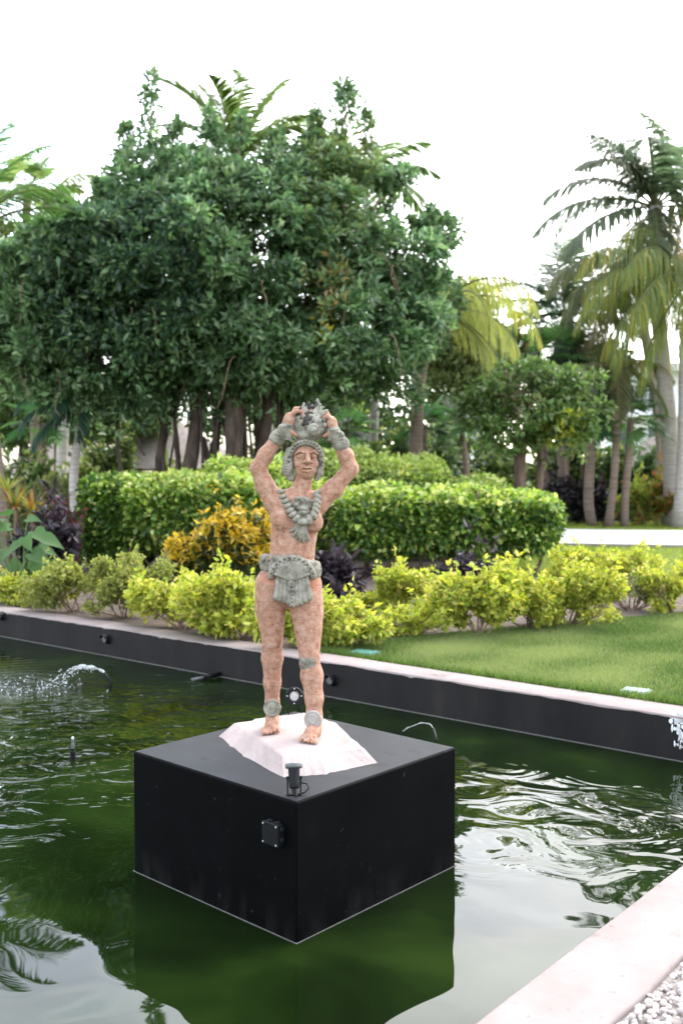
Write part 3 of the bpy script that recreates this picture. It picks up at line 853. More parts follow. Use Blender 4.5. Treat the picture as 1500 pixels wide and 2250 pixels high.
# shell held overhead
c = SDF(P(632, 985, -60) - .01, P(736, 868, 50) + .01, .0034)
c.ell(P(684, 934, -4), R_(33, 33, 34), .012)
c.ell(P(676, 955, -6), R_(29, 28, 17), .010)
c.ell(P(655, 936, -10), R_(13, 20, 26), .008); c.ell(P(649, 936, -26), R_(8, 12, 18), .006, True)
c.cone(P(690, 944, -26), P(690, 944, -40), R_(16.5), R_(15), .004)
for rr in (12.5, 8):
    for i in range(18):
        a0, a1 = i*2*math.pi/18, (i+1)*2*math.pi/18
        c.cone(P(690 + rr*math.cos(a0), 944 + rr*math.sin(a0), -54), P(690 + rr*math.cos(a1), 944 + rr*math.sin(a1), -54), R_(1.7), R_(1.7), .002, True)
c.ell(P(690, 944, -53), R_(5, 5, 5), .003)
rc = random.Random(11)
for (x0, y0, x1, y1, r0, w) in ((670, 908, 667, 886, 12, -14), (684, 905, 686, 890, 11, -10), (697, 904, 697, 877, 11, -8), (705, 910, 719, 901, 9, -14), (700, 900, 711, 894, 9, 2), (676, 902, 677, 890, 10, 8), (692, 906, 704, 888, 8, -20), (711, 920, 715, 910, 8, -6)):
    c.cone(P(x0, y0, w), P(x1, y1, w), R_(r0), R_(2.5), .006)
for i in range(46):                                           # crusted lumps and pits
    a, e = rc.uniform(0, 6.28), rc.uniform(-.6, 1.2)
    q = P(684 + 33*math.cos(a)*math.cos(e), 934 - 33*math.sin(e), -4 - 34*abs(math.sin(a))*math.cos(e))
    c.ell(q, R_(*[rc.uniform(2, 5.5)]*3), .005, rc.random() < .45)
conch = c.build('conch_shell', M_CONCH, st, origin); conch['label'] = 'spiked grey clay conch shell with round boss'
d = SDF(P(640, 960, -60) - .01, P(710, 875, 10) + .01, .003)
for i in range(70):
    x_, y_ = rc.gauss(672, 7), rc.gauss(913, 11); w_ = -4 - 33*math.sqrt(max(.12, 1 - ((x_-684)/33)**2 - ((y_-934)/34)**2)); d.ell(P(x_, y_, w_), R_(*[rc.uniform(2.0, 4.6)]*3), .004)
d.build('lichen', M_DIRT, conch, origin)

# wristbands with a scallop on each
def cuff(a, b_, hub_, arc_):
    pa, pb = P(*a), P(*b_); ax = (pb - pa) / np.linalg.norm(pb - pa)
    g = SDF(np.minimum(pa, pb) - .10, np.maximum(pa, pb) + .10, .003)
    g.cone(pa - ax*R_(1), pb + ax*R_(1), R_(17.5), R_(16), .004)
    for t in (-.10, 1.10):
        q = pa*(1-t) + pb*t; g.cone(q - ax*.0005, q + ax*.0005, R_(18.5), R_(18.5), .003)
    g.cone(P(*hub_) + np.array([0, .006, 0]), P(*arc_[len(arc_)//2]) + np.array([0, .012, 0]), R_(4), R_(9), .006)
    for (x, y, w) in arc_:
        g.cone(P(*hub_), P(x, y, w - 2), R_(1.3), R_(2.5), .0008)
    return g.build('wristband', M_GREYCLAY, st, origin)
cuff((611, 962, -5), (630, 944, -7), (640, 967, -20), [(606, 962, -17), (608, 953, -21), (613, 946, -24), (619, 940, -26), (626, 936, -27), (633, 933, -27), (640, 933, -26)])
cuff((748, 974, -5), (732, 953, -7), (721, 966, -20), [(727, 944, -25), (734, 945, -26), (741, 949, -26), (748, 956, -25), (753, 964, -23), (756, 973, -20), (752, 981, -17)])

# belt, fan shell and hanging strips
g = SDF(P(560, 1350, -72) - .01, P(715, 1200, 62) + .01, .0036)
ang = [i * 2*math.pi/28 for i in range(29)]
ringp = [P(638 + 57*math.cos(t), 1243 + 8*math.cos(t), 2 + 41*math.sin(t)) for t in ang]
g.chain([p + np.array([0, 0, R_(9)]) for p in ringp], [R_(9.5)]*29, .006)
g.chain([p - np.array([0, 0, R_(9)]) for p in ringp], [R_(11)]*29, .006)
g.chain(ringp, [R_(11.5)]*29, .006)
for i, t in enumerate(np.linspace(math.pi*1.02, math.pi*1.98, 15)):
    p0 = P(638 + 69*math.cos(t), 1228 + 8*math.cos(t), 2 + 53*math.sin(t)); p1 = P(638 + 69*math.cos(t + .07), 1262 + 8*math.cos(t), 2 + 53*math.sin(t))
    g.cone(p0, p1, R_(3.2), R_(3.0), .002, True)
    q = P(638 + 68*math.cos(t + .11), 1240 + 8*math.cos(t), 2 + 53*math.sin(t)); g.ell(q, R_(3, 6, 3), .001, True)
belt = g.build('belt', M_GREYCLAY, st, origin)
g = SDF(P(590, 1300, -80) - .01, P(700, 1200, -10) + .01, .0032)
hub = (641, 1277)
g.ell(P(641, 1250, -42), R_(36, 8, 27), .004)
for i in range(13):
    a = math.radians(22 + i * 136/12)
    g.cone(P(hub[0] + 5*math.cos(a), hub[1] - 5*math.sin(a), -50), P(hub[0] + 38*math.cos(a), hub[1] - 41*math.sin(a), -49), R_(1.8), R_(4.4), .0012)
ar = [(hub[0] + 48*math.cos(math.radians(t)), hub[1] - 50*math.sin(math.radians(t)), -45 + 9*abs(math.cos(math.radians(t)))**2) for t in np.linspace(12, 168, 13)]
g.chain([P(*q) for q in ar], [R_(8)]*13, .004)
for i in range(12):
    q = [(ar[i][j] + ar[i+1][j])/2 for j in range(3)]; g.cone(P(q[0], q[1], q[2] - 5), P(q[0], q[1], q[2] - 12), R_(2.1), R_(2.1), .001, True)
g.build('fan_ornament', M_GREYCLAY, st, origin)
for i in range(9):
    x0 = 612 + i * 7.6; x1 = 606 + i * 9.2; yb = (1318, 1322, 1325, 1328, 1334, 1332, 1329, 1324, 1319)[i]
    w1 = -56 - (4 if i == 4 else 0)
    s = SDF(np.minimum(P(x0, 1268, -48), P(x1, yb, w1)) - .035, np.maximum(P(x0, 1268, -48), P(x1, yb, w1)) + .035, .003)
    s.chain([P(x0, 1270, -42), P((x0+x1)/2, 1295, -48), P(x1, yb - 5, w1 + 6)], R_(5.6, 6.0, 6.6), .003)
    for yy in ((1292, 1300, 1308, 1316, 1324) if i == 4 else ()):
        s.cone(P(641.6, yy, -52), P(641.6, yy, -66), R_(1.5), R_(1.5), .001, True)
    s.build('apron_strip', M_GREYCLAY, st, origin)
s = SDF(P(625, 1297, -75) - .01, P(657, 1268, -40) + .01, .003)
for i in range(14):
    a0, a1 = i*2*math.pi/14, (i+1)*2*math.pi/14
    s.cone(P(641 + 5.2*math.cos(a0), 1283 + 5.2*math.sin(a0), -54), P(641 + 5.2*math.cos(a1), 1283 + 5.2*math.sin(a1), -54), R_(2.8), R_(2.8), .002)
s.cone(P(641, 1283, -46), P(641, 1283, -54), R_(5), R_(4), .002); s.cone(P(641, 1283, -54), P(641, 1283, -62), R_(1.6), R_(1.6), .001, True)
s.build('rosette', M_GREYCLAY, st, origin)

# necklace: cord with separate beads, pendant plate and feather fringe
bp = [(617, 1080, -14, 6), (621, 1091, -24, 6.2), (627, 1101, -31, 6.6), (632, 1111, -36, 7), (637, 1121, -41, 7.2), (643, 1130, -44, 7.6), (651, 1138, -45, 8.4), (665, 1145, -46, 10.5),
      (679, 1142, -46, 8.6), (689, 1132, -44, 7.8), (693, 1121, -42, 7.2), (695, 1111, -38, 7), (697, 1101, -33, 6.8), (698, 1091, -26, 6.4), (697, 1083, -18, 6)]
neck = MB().tube([V(*(P(x, y, w + 3) - np.array(origin))) for x, y, w, r in bp], [.006]*len(bp), 8).build('necklace', M_GREYCLAY, st)
s = SDF((-.05, -.05, -.05), (.05, .05, .05), .002)
s.ell((0, 0, 0), (.026, .022, .0175), .002); s.cone((-.024, -.022, .010), (.024, -.022, .010), .0016, .0016, .002, True); s.ell((.004, -.004, -.003), (.02, .021, .015), .006)
bv_, bf_ = surface_nets(s.D, s.lo, s.vox)
proto = None
for i, (x, y, w, r) in enumerate(bp):
    p = V(*(P(x, y, w) - np.array(origin)))
    if proto is None:
        o = np_mesh('bead', bv_, bf_, M_GREYCLAY, None, neck, smooth=True); proto = o
    else:
        o = bpy.data.objects.new('bead', proto.data); link(o, neck)
    o.location = p; k = r * S / .0205
    o.scale = (k * 1.12, k, k * 1.0)
    a = bp[max(i-1, 0)]; c2 = bp[min(i+1, len(bp)-1)]
    o.rotation_euler = (rc.uniform(-.2, .2), -math.atan2(c2[0]-a[0], c2[1]-a[1]) * .8 if i != 7 else 0, rc.uniform(-.2, .2))
s = SDF(P(636, 1150, -75) - .01, P(695, 1085, -10) + .01, .0032)
s.ell(P(664, 1107, -34), R_(23, 9, 16), .006); s.ell(P(665, 1124, -40), R_(15, 9, 16), .006)
for i in range(26):
    s.ell(P(rc.gauss(664, 10), rc.uniform(1094, 1134), rc.uniform(-47, -40)), R_(*[rc.uniform(2.5, 5)]*3), .004, rc.random() < .3)
s.ell(P(665, 1127, -48), R_(11, 6, 5), .003); s.cone(P(655, 1127, -54), P(675, 1127, -54), R_(1.2), R_(1.2), .001, True); s.ell(P(665, 1117, -46), R_(9, 6, 5), .003)
s.build('pendant', M_GREYCLAY, st, origin)
s = SDF(P(622, 1205, -70) - .01, P(692, 1140, -10) + .01, .0032)
for i, (x, y) in enumerate(((637, 1168), (644, 1179), (652, 1184), (659, 1190), (667, 1191), (674, 1186), (680, 1189))):
    s.chain([P(661 + (i-3)*2.5, 1152, -40), P((661 + x)/2 + 1, (1152 + y)/2, -40), P(x, y, -34)], R_(5.2, 4.6, 2.6), .003)
s.build('feather_fringe', M_GREYCLAY, st, origin)

# anklets: band and a round disc facing forward
def anklet(x, y, w, tiltx, mat):
    s = SDF(P(x - 32, y + 34, w - 34) - .01, P(x + 32, y - 34, w + 40) + .01, .003)
    q = P(x, y, w); n = np.array([tiltx, -1.0, .12]); n /= np.linalg.norm(n)
    s1 = np.cross(n, [0, 0, 1.0]); s1 /= np.linalg.norm(s1); s2 = np.cross(s1, n)
    for i in range(22):
        a = i*2*math.pi/22
        for rr, t in ((16.5, 3.2), (9, 3.4)):
            a1 = (i+1)*2*math.pi/22
            s.cone(q + (s1*math.cos(a) + s2*math.sin(a))*R_(rr), q + (s1*math.cos(a1) + s2*math.sin(a1))*R_(rr), R_(t), R_(t), .003)
    M = [list(s1), list(n), list(s2)]
    s.ell(q - n*R_(1.5), R_(18.5, 4.0, 18.5), .004, M=M)
    s.ell(q - n*R_(14), R_(19, 17, 11), .008, M=M)
    o = s.build('anklet', mat, st, origin); return o
M_PALEDISC = mat_noise('pale_worn_disc', [(.3, (.22, .18, .155)), (.6, (.34, .30, .27)), (.8, (.42, .38, .35))], 14, .9, .7, 90, .004)
anklet(598, 1556, 8, -.05, M_GREYCLAY)
a2 = anklet(687, 1581, -52, -.25, M_PALEDISC); a2['label'] = 'pale worn disc anklet'
# repair patch on the knee
s = SDF(P(640, 1500, -90) - .01, P(722, 1405, 30) + .01, .0036)
s.chain([P(679, 1443, -22), P(680, 1458, -21)], R_(22.4, 23.0), .004); s.ell(P(678, 1448, -34), R_(15.5, 11.5, 15), .012)
pk = s.build('knee_band', M_GREYCLAY, st, origin); pk['label'] = 'grey mended band over the knee'

# ------------------------------------------------------------------ lamps, box and cable on the plinth
def spotlight(loc, aim, label, face_lens, s=1.0):
    root = empty('spotlight', loc, label, 'spotlight', 'garden spotlights on the plinth')
    aim = Vector(aim).normalized()
    M = Matrix.Translation(V(0, 0, .115*s)) @ aim.to_track_quat('Z', 'Y').to_matrix().to_4x4()
    r = .034*s
    MB().lathe([(r*.72, -.075*s), (r*.86, -.066*s), (r*.92, -.05*s), (r, .03*s), (r, .05*s)], 32, M).build('housing', M_FIXTURE, root, smooth=False)
    ringo = MB().lathe([(r*1.0, .038*s), (r*1.42, .042*s), (r*1.5, .048*s), (r*1.5, .060*s), (r*1.42, .066*s), (r*.9, .066*s), (r*.86, .058*s)], 40, M, cap=False).build('bezel', M_FIXTURE_G if not face_lens else M_FIXTURE, root)
    MB().lathe([(r*.88, .050*s), (r*.88, .056*s), (r*.6, .0585*s), (r*.02, .0595*s)], 32, M).build('lens', M_LENS, root, smooth=True)
    for k in range(4):
        a = math.pi/2*k + math.pi/2
        MB().lathe([(r*.10, 0), (r*.10, .003*s), (r*.05, .004*s)], 10, M @ Matrix.Translation(V(r*1.2*math.cos(a), r*1.2*math.sin(a), .0655*s))).build('screw', M_STEEL, ringo)
    sd = aim.cross(V(0, 0, 1)).normalized()
    w = r * 1.12
    pv_ = M @ V(0, 0, -.012*s)
    for sg in (-1, 1):
        p = sd * w * sg
        base_ = V(p.x, p.y, .004)
        MB().tube([base_, V(p.x + pv_.x*.0, p.y, .05*s), V(p.x + pv_.x, p.y + pv_.y, pv_.z)], .0045*s, 8).build('bracket_arm', M_FIXTURE, root)
        MB().tube([V(p.x + pv_.x, p.y + pv_.y, pv_.z) - sd*sg*.004, V(p.x + pv_.x, p.y + pv_.y, pv_.z) + sd*sg*.007], .008*s, 12).build('bolt', M_FIXTURE, root)
    fd = V(-sd.y, sd.x, 0)
    MB().prism([sd*w*1.13 + fd*.012 , -sd*w*1.13 + fd*.012, -sd*w*1.13 - fd*.012, sd*w*1.13 - fd*.012],
               [sd*w*1.13 + fd*.012 + V(0,0,.006), -sd*w*1.13 + fd*.012 + V(0,0,.006), -sd*w*1.13 - fd*.012 + V(0,0,.006), sd*w*1.13 - fd*.012 + V(0,0,.006)]).build('bracket_foot', M_FIXTURE, root)
    back = M @ V(0, 0, -.076*s)
    MB().lathe([(r*.36, -.098*s), (r*.36, -.074*s)], 12, M).build('cable_gland', M_FIXTURE, root)
    e = M @ V(0, 0, -.10*s)
    return root, e, sd
zt = PH + .002
pf_ = gnd(646, 1748, PH); pf_.z = zt
sp, e, sd = spotlight(pf_, (-.05, .42, 1.0), 'black spotlight seen from behind at the front corner of the plinth', False, .78)
MB().tube([e, e + V(.004, -.004, -.012), V(.02, -.010, .008), V(.046, .0, .010), V(.066, .016, .024), V(.058, .03, .042), V(.03, .026, .048), V(.0, .02, .026), V(-.01, .04, .006)], .0042, 8).build('cable', M_FIXTURE, sp, smooth=True)
pb_ = gnd(648, 1574, PH); pb_.z = zt
sp2, e2, sd2 = spotlight(pb_, (-.02, -1.0, .22), 'round spotlight with white lens facing forward behind the statue feet', True, 1.05)
MB().tube([e2, e2 + V(0, .03, -.02), V(.02, .09, .006)], .0042, 8).build('cable', M_FIXTURE, sp2, smooth=True)

# junction box on the left face
fd = (cF - cL).normalized(); fn = V(fd.y, -fd.x, 0)
fn = fn if fn.y < 0 else -fn
q = None
def on_face(px_, py_):                     # point of the left plinth face under a pixel
    x = (px_ - 750)/FPX; z = -(py_ - 1125)/FPX; cc_, ss = math.cos(PITCH), math.sin(PITCH)
    dv = V(x, cc_ + z*ss, -ss + z*cc_); o = V(0, 0, CAM_H); t = (cF - o).dot(fn) / dv.dot(fn); return o + dv*t
jb0 = on_face(608, 1828)
jb = empty('junction_box', jb0, 'black square junction box with steel screws on the left face of the plinth', 'junction box')
MJ = Matrix(((fd.x, fn.x, 0, 0), (fd.y, fn.y, 0, 0), (0, 0, 1, 0), (0, 0, 0, 1)))
hs, dp = .050, .045
MB().box((-hs, .0005, -hs), (hs, dp*.72, hs), MJ).build('housing', M_FIXTURE, jb, bevel=.004)
lid = MB().box((-hs-.002, dp*.72 + .001, -hs-.002), (hs+.002, dp, hs+.002), MJ).build('lid', M_FIXTURE, jb, bevel=.004)
for sx in (-1, 1):
    for sz in (-1, 1):
        Mx = MJ @ Matrix.Translation(V(sx*(hs-.008), dp + .0005, sz*(hs-.008))) @ Matrix.Rotation(-math.pi/2, 4, 'X')
        MB().lathe([(.0045, 0), (.0045, .003), (.002, .0036)], 10, Mx).build('screw', M_STEEL, lid)
for sx in (-1, 1):
    MB().lathe([(.017, 0), (.017, .004), (.013, .007), (.011, .007)], 18, MJ @ Matrix.Translation(V(sx*.024, dp*.36, hs + .0005))).build('knockout', M_FIXTURE, jb)
for sz in (-1, 1):
    MB().lathe([(.015, 0), (.015, .005), (.011, .008)], 16, MJ @ Matrix.Translation(V(hs + .0005, dp*.36, sz*.024)) @ Matrix.Rotation(math.pi/2, 4, 'Y')).build('knockout', M_FIXTURE, jb)

# looped cable standing off the back right edge
ca_, cb_ = gnd(884, 1612, PH), gnd(958, 1630, PH)
M_CABLE = mat_plain('pale_cable', (.28, .28, .27), .4)
pts = []
for i in range(13):
    t = i/12; p = ca_.lerp(cb_, t); back = V(.10, .14, 0)
    pts.append(V(p.x, p.y, PH) + back*math.sin(math.pi*t)*.5 + V(0, 0, .01 + .052*math.sin(math.pi*t)**.8))
cbl = empty('loose_cable', V(ca_.x, ca_.y, PH), 'pale twisted cable looping over the right rear edge of the plinth', 'cable')
lp = [p - cbl.location for p in pts]
MB().tube(lp[:10], .0022, 8).build('cable_wire', M_CABLE, cbl, smooth=True)
MB().tube([p + V(0, .003, .006*math.sin(i*1.9)) for i, p in enumerate(lp[:10])], .0018, 8).build('cable_wire', M_CABLE, cbl, smooth=True)
MB().tube(lp[9:] + [V(*(cb_ - cbl.location)[:2], .002)], .006, 8).build('cable_sheath', M_FIXTURE, cbl, smooth=True)
# ------------------------------------------------------------------ vegetation
def unit(a): return a / np.maximum(np.linalg.norm(a, axis=1, keepdims=True), 1e-9)

def leaf_mesh(name, rs, Pt, D, L, W, cols, mat, parent, origin, shape=6, fold=.22, droop=.15, up=.6):
    """Pt base points, D axes (unit), L lengths, W widths: one folded blade each"""
    N = len(Pt)
    upv = np.array([0, 0, 1.0])[None] * up + rs.normal(0, .55, (N, 3))
    s = unit(np.cross(D, upv)); n = np.cross(s, D)
    L = L[:, None]; W = W[:, None]
    tip = Pt + D * L - n * L * droop * rs.uniform(.2, 1.6, (N, 1))
    f_ = fold * W
    if shape == 4:
        m = Pt + D * L * .48
        v = np.stack([Pt, m + s*W*.5 + n*f_, tip, m - s*W*.5 + n*f_], 1)
        f = np.array([[0, 1, 2], [0, 2, 3]])
    else:
        m1, m2 = Pt + D * L * .30, Pt + D * L * .68 - n * L * droop * .3
        v = np.stack([Pt, m1 + s*W*.5 + n*f_, m2 + s*W*.40 + n*f_*.8, tip, m2 - s*W*.40 + n*f_*.8, m1 - s*W*.5 + n*f_], 1)
        f = np.array([[0, 1, 2, 3], [0, 3, 4, 5]])
    k = v.shape[1]
    F = (f[None] + (np.arange(N) * k)[:, None, None]).reshape(-1, f.shape[1])
    return np_mesh(name, v.reshape(-1, 3) - np.array(origin)[None], F, mat, np.repeat(cols, k, 0), parent)

def pal(rs, N, cols, wts, jit=.18):
    c = np.array(cols)[rs.choice(len(cols), N, p=np.array(wts)/np.sum(wts))]
    return np.clip(c * rs.uniform(1-jit, 1+jit, (N, 1)) * rs.uniform(.93, 1.07, (N, 3)), .003, 1)

def bend_tube(rs, a, b, r0, r1, wob, n=7, sag=0.0):
    a, b = Vector(a), Vector(b); out = []; L = (b - a).length
    o1, o2 = rs.normal(0, wob, 3), rs.normal(0, wob, 3)
    for i in range(n):
        t = i/(n-1); q = a.lerp(b, t) + (V(*o1)*math.sin(math.pi*t) + V(*o2)*math.sin(2*math.pi*t)*.5)*L - V(0, 0, sag*L*math.sin(math.pi*t)); out.append(q)
    return out, [r0 + (r1 - r0)*(i/(n-1))**.8 for i in range(n)]

# ---- shrubs: stems rising to leafy whorls
LIME = [(.45, .46, .075), (.35, .39, .06), (.55, .52, .14), (.20, .26, .04)]
def shrub(px_, base_y, top_y, hw, label, name='lime_shrub', cols=LIME, wts=(4, 4, 2, 2), leafL=.058, leafW=.030, n_tw=420, per=7, stems=6, seed=1, dens_low=.35, cat='shrub', group='lime green shrubs along the pool wall',
          mat=None, tips=None, squash=.8, Y=None):
    rs = np.random.RandomState(seed)
    base_ = gnd(px_, base_y) if Y is None else V(*at(px_, base_y, Y)[:2], GZ)
    base_.z = GZ - .024
    Yb = base_.y; k = Yb / FPX
    H = (at(px_, top_y, Yb).z) - base_.z; Rr = hw * k
    root = empty(name, base_, label, cat, group)
    o = np.array(base_)
    # twig ends: a lumpy dome, fuller at the rim
    n_tw = int(n_tw*1.75); Rr *= 1.2
    lumps = rs.uniform(-1, 1, (11, 3)) * [Rr*.85, Rr*.6, H*.34] + [0, 0, H*.56]
    lumps[:, 2] -= H*.22*(np.abs(lumps[:, 0])/Rr)**2
    lr = rs.uniform(.20, .50, 11)
    th = []
    while len(th) < n_tw:
        i = rs.randint(11); d = rs.normal(size=3); d /= np.linalg.norm(d)
        r = rs.uniform(.3, 1.0)**.5 * (1.0 if rs.rand() > .06 else 1.25)
        q = lumps[i] + d * [Rr*lr[i], Rr*lr[i]*.9, H*lr[i]*.55] * r
        if q[2] > H * (1.0 + .09*rs.rand()) or abs(q[0]) > Rr*1.12 or q[2] < H*.12: continue
        if q[2] < H*.45 and rs.rand() > dens_low: continue
        th.append(q)
    th = np.array(th)
    ns_ = max(4, n_tw//28); sh = th[rs.choice(len(th), ns_)]; sh = sh[sh[:, 2] > H*.55]            # stray shoots
    th = np.concatenate([th] + [sh + (np.array([0, 0, 1.0]) + rs.normal(0, .35, sh.shape))*leafL*q_ for q_ in (1.0, 1.9, 2.6)])
    dirs = unit(th - np.array([0, 0, H*.25]) + rs.normal(0, .15, th.shape) * H)
    dirs[:, 2] = np.abs(dirs[:, 2]) * .6 + .25; dirs = unit(dirs)
    B = np.repeat(th, per, 0); DD = np.repeat(dirs, per, 0)
    off = rs.uniform(-1.1, .25, (len(B), 1)) * leafL * 1.6
    B = B + DD * off
    spread = unit(rs.normal(size=DD.shape)); LD = unit(DD * .55 + spread * .95 + [0, 0, .12])
    L = leafL * rs.uniform(.5, 1.4, len(B)); W = L * (leafW / leafL) * rs.uniform(.8, 1.2, len(B))
    cc = pal(rs, len(B), cols, wts)
    if tips is not None:
        new = (off[:, 0] > -.35*leafL*1.6) & (np.repeat(th[:, 2], per) > H*.4)
        cc[new] = pal(rs, int(new.sum()), tips, [1]*len(tips))
    leaf_mesh('foliage', rs, B + o, LD, L, W, cc, mat or M_LEAF_SOFT, root, o)
    for j in range(stems):
        tgt = th[rs.randint(len(th))]; a = rs.normal(0, .035, 2)
        pts, rr = bend_tube(rs, (a[0], a[1], -.02), tgt * [1, 1, .95], .011 + .004*rs.rand(), .003, .06, 8)
        mb = MB().tube(pts, rr, 6)
        for m in range(4):
            t2 = th[np.argmin(np.linalg.norm(th - tgt - rs.normal(0, .16, 3), axis=1))]
            p2, r2 = bend_tube(rs, pts[3 + m % 4], t2, .005, .002, .06, 5); mb.tube(p2, r2, 5)
        mb.build('stem', M_STEM, root, smooth=True)
    return root

# ---- hedges: rounded clipped mass in leaf layers with trunks beneath
HEDGE = [(.065, .13, .02), (.10, .18, .026), (.042, .088, .016), (.16, .245, .036)]
def hedge(boxes, label, n, seed, cols=HEDGE, wts=(4, 3, 3, 1.5), new=((.40, .47, .10), (.28, .38, .06), (.50, .54, .17), (.17, .27, .045)), newfrac=.85, leaf=(.115, .08), trunks=(), name='hedge', floor_z=.5, group='clipped green hedges', depth=.32, mat=None, cat='hedge'):
    """boxes: (centre xyz, half sizes xyz) superellipsoids"""
    rs = np.random.RandomState(seed)
    c0 = np.mean([b_[0] for b_ in boxes], 0); o = np.array([c0[0], c0[1], GZ - .024])
    root = empty(name, V(*o), label, cat, group)
    vol = np.array([b_[1][0]*b_[1][1] + b_[1][0]*b_[1][2] + b_[1][1]*b_[1][2] for b_ in boxes]); pr = vol/vol.sum()
    PT, NR, TOPF = [], [], []
    for bi, (c, h) in enumerate(boxes):
        m = int(n * pr[bi] * 1.25); c = np.array(c); h = np.array(h)
        d = unit(rs.normal(size=(m, 3))); p = 3.3; h = h*1.06
        s = (np.abs(d)**p).sum(1)**(-1/p)
        q = d * s[:, None]
        lump = 1 + .06*np.sin(q[:, 0]*h[0]*3.1 + seed) + .06*np.sin(q[:, 2]*h[2]*5 + q[:, 0]*h[0]*6.3) + .05*np.sin(q[:, 1]*h[1]*6 + q[:, 0]*h[0]*2.7) + .05*(rs.rand(m) < .12)*rs.rand(m)
        nr = unit(np.sign(q)*np.abs(q)**(p-1) / h)
        pos = c + q * h * lump[:, None] - nr * (rs.exponential(.35, m)**1.0 * depth)[:, None]
        ok = pos[:, 2] > o[2] + floor_z * (.35 + .8*rs.rand(m))
        for bj, (c2, h2) in enumerate(boxes):            # drop what lies deep inside a neighbour
            if bj != bi:
                ok &= ((np.abs((pos - np.array(c2)) / (np.array(h2) - .3))**p).sum(1) > 1)
        PT.append(pos[ok]); NR.append(nr[ok]); TOPF.append((pos[ok, 2] - c[2]) / h[2])
    Pt, Nr, tf = np.concatenate(PT), np.concatenate(NR), np.concatenate(TOPF)
    D = unit(Nr*.55 + rs.normal(0, .6, Pt.shape) + [0, 0, -.1])
    cc = pal(rs, len(Pt), cols, wts)
    young = rs.rand(len(Pt)) < np.clip((tf - .25) * 1.9, .26, 1) * newfrac
    cc[young] = pal(rs, int(young.sum()), list(new), [1]*len(new))
    L = leaf[0] * rs.uniform(.55, 1.25, len(Pt)); W = L * leaf[1]/leaf[0] * rs.uniform(.8, 1.15, len(Pt))
    leaf_mesh('foliage', rs, Pt, D, L, W, cc, mat or M_LEAF, root, o, up=1.0)
    for (x, y, r) in trunks:
        top = np.array([x + rs.normal(0, .25), y + rs.normal(0, .15), o[2] + 1.15])
        pts, rr = bend_tube(rs, V(x, y, o[2] - .03) - V(*o), V(*top) - V(*o), r, r*.5, .07, 8)
        mb = MB().tube(pts, rr, 8)
        for m in range(3):
            e = pts[3 + m]; t2 = e + V(rs.normal(0, .35), rs.normal(0, .2), rs.uniform(.3, .6)); p2, r2 = bend_tube(rs, e, t2, r*.5, r*.2, .08, 5); mb.tube(p2, r2, 6)
        mb.build('stem', M_BARK, root, smooth=True)
    return root

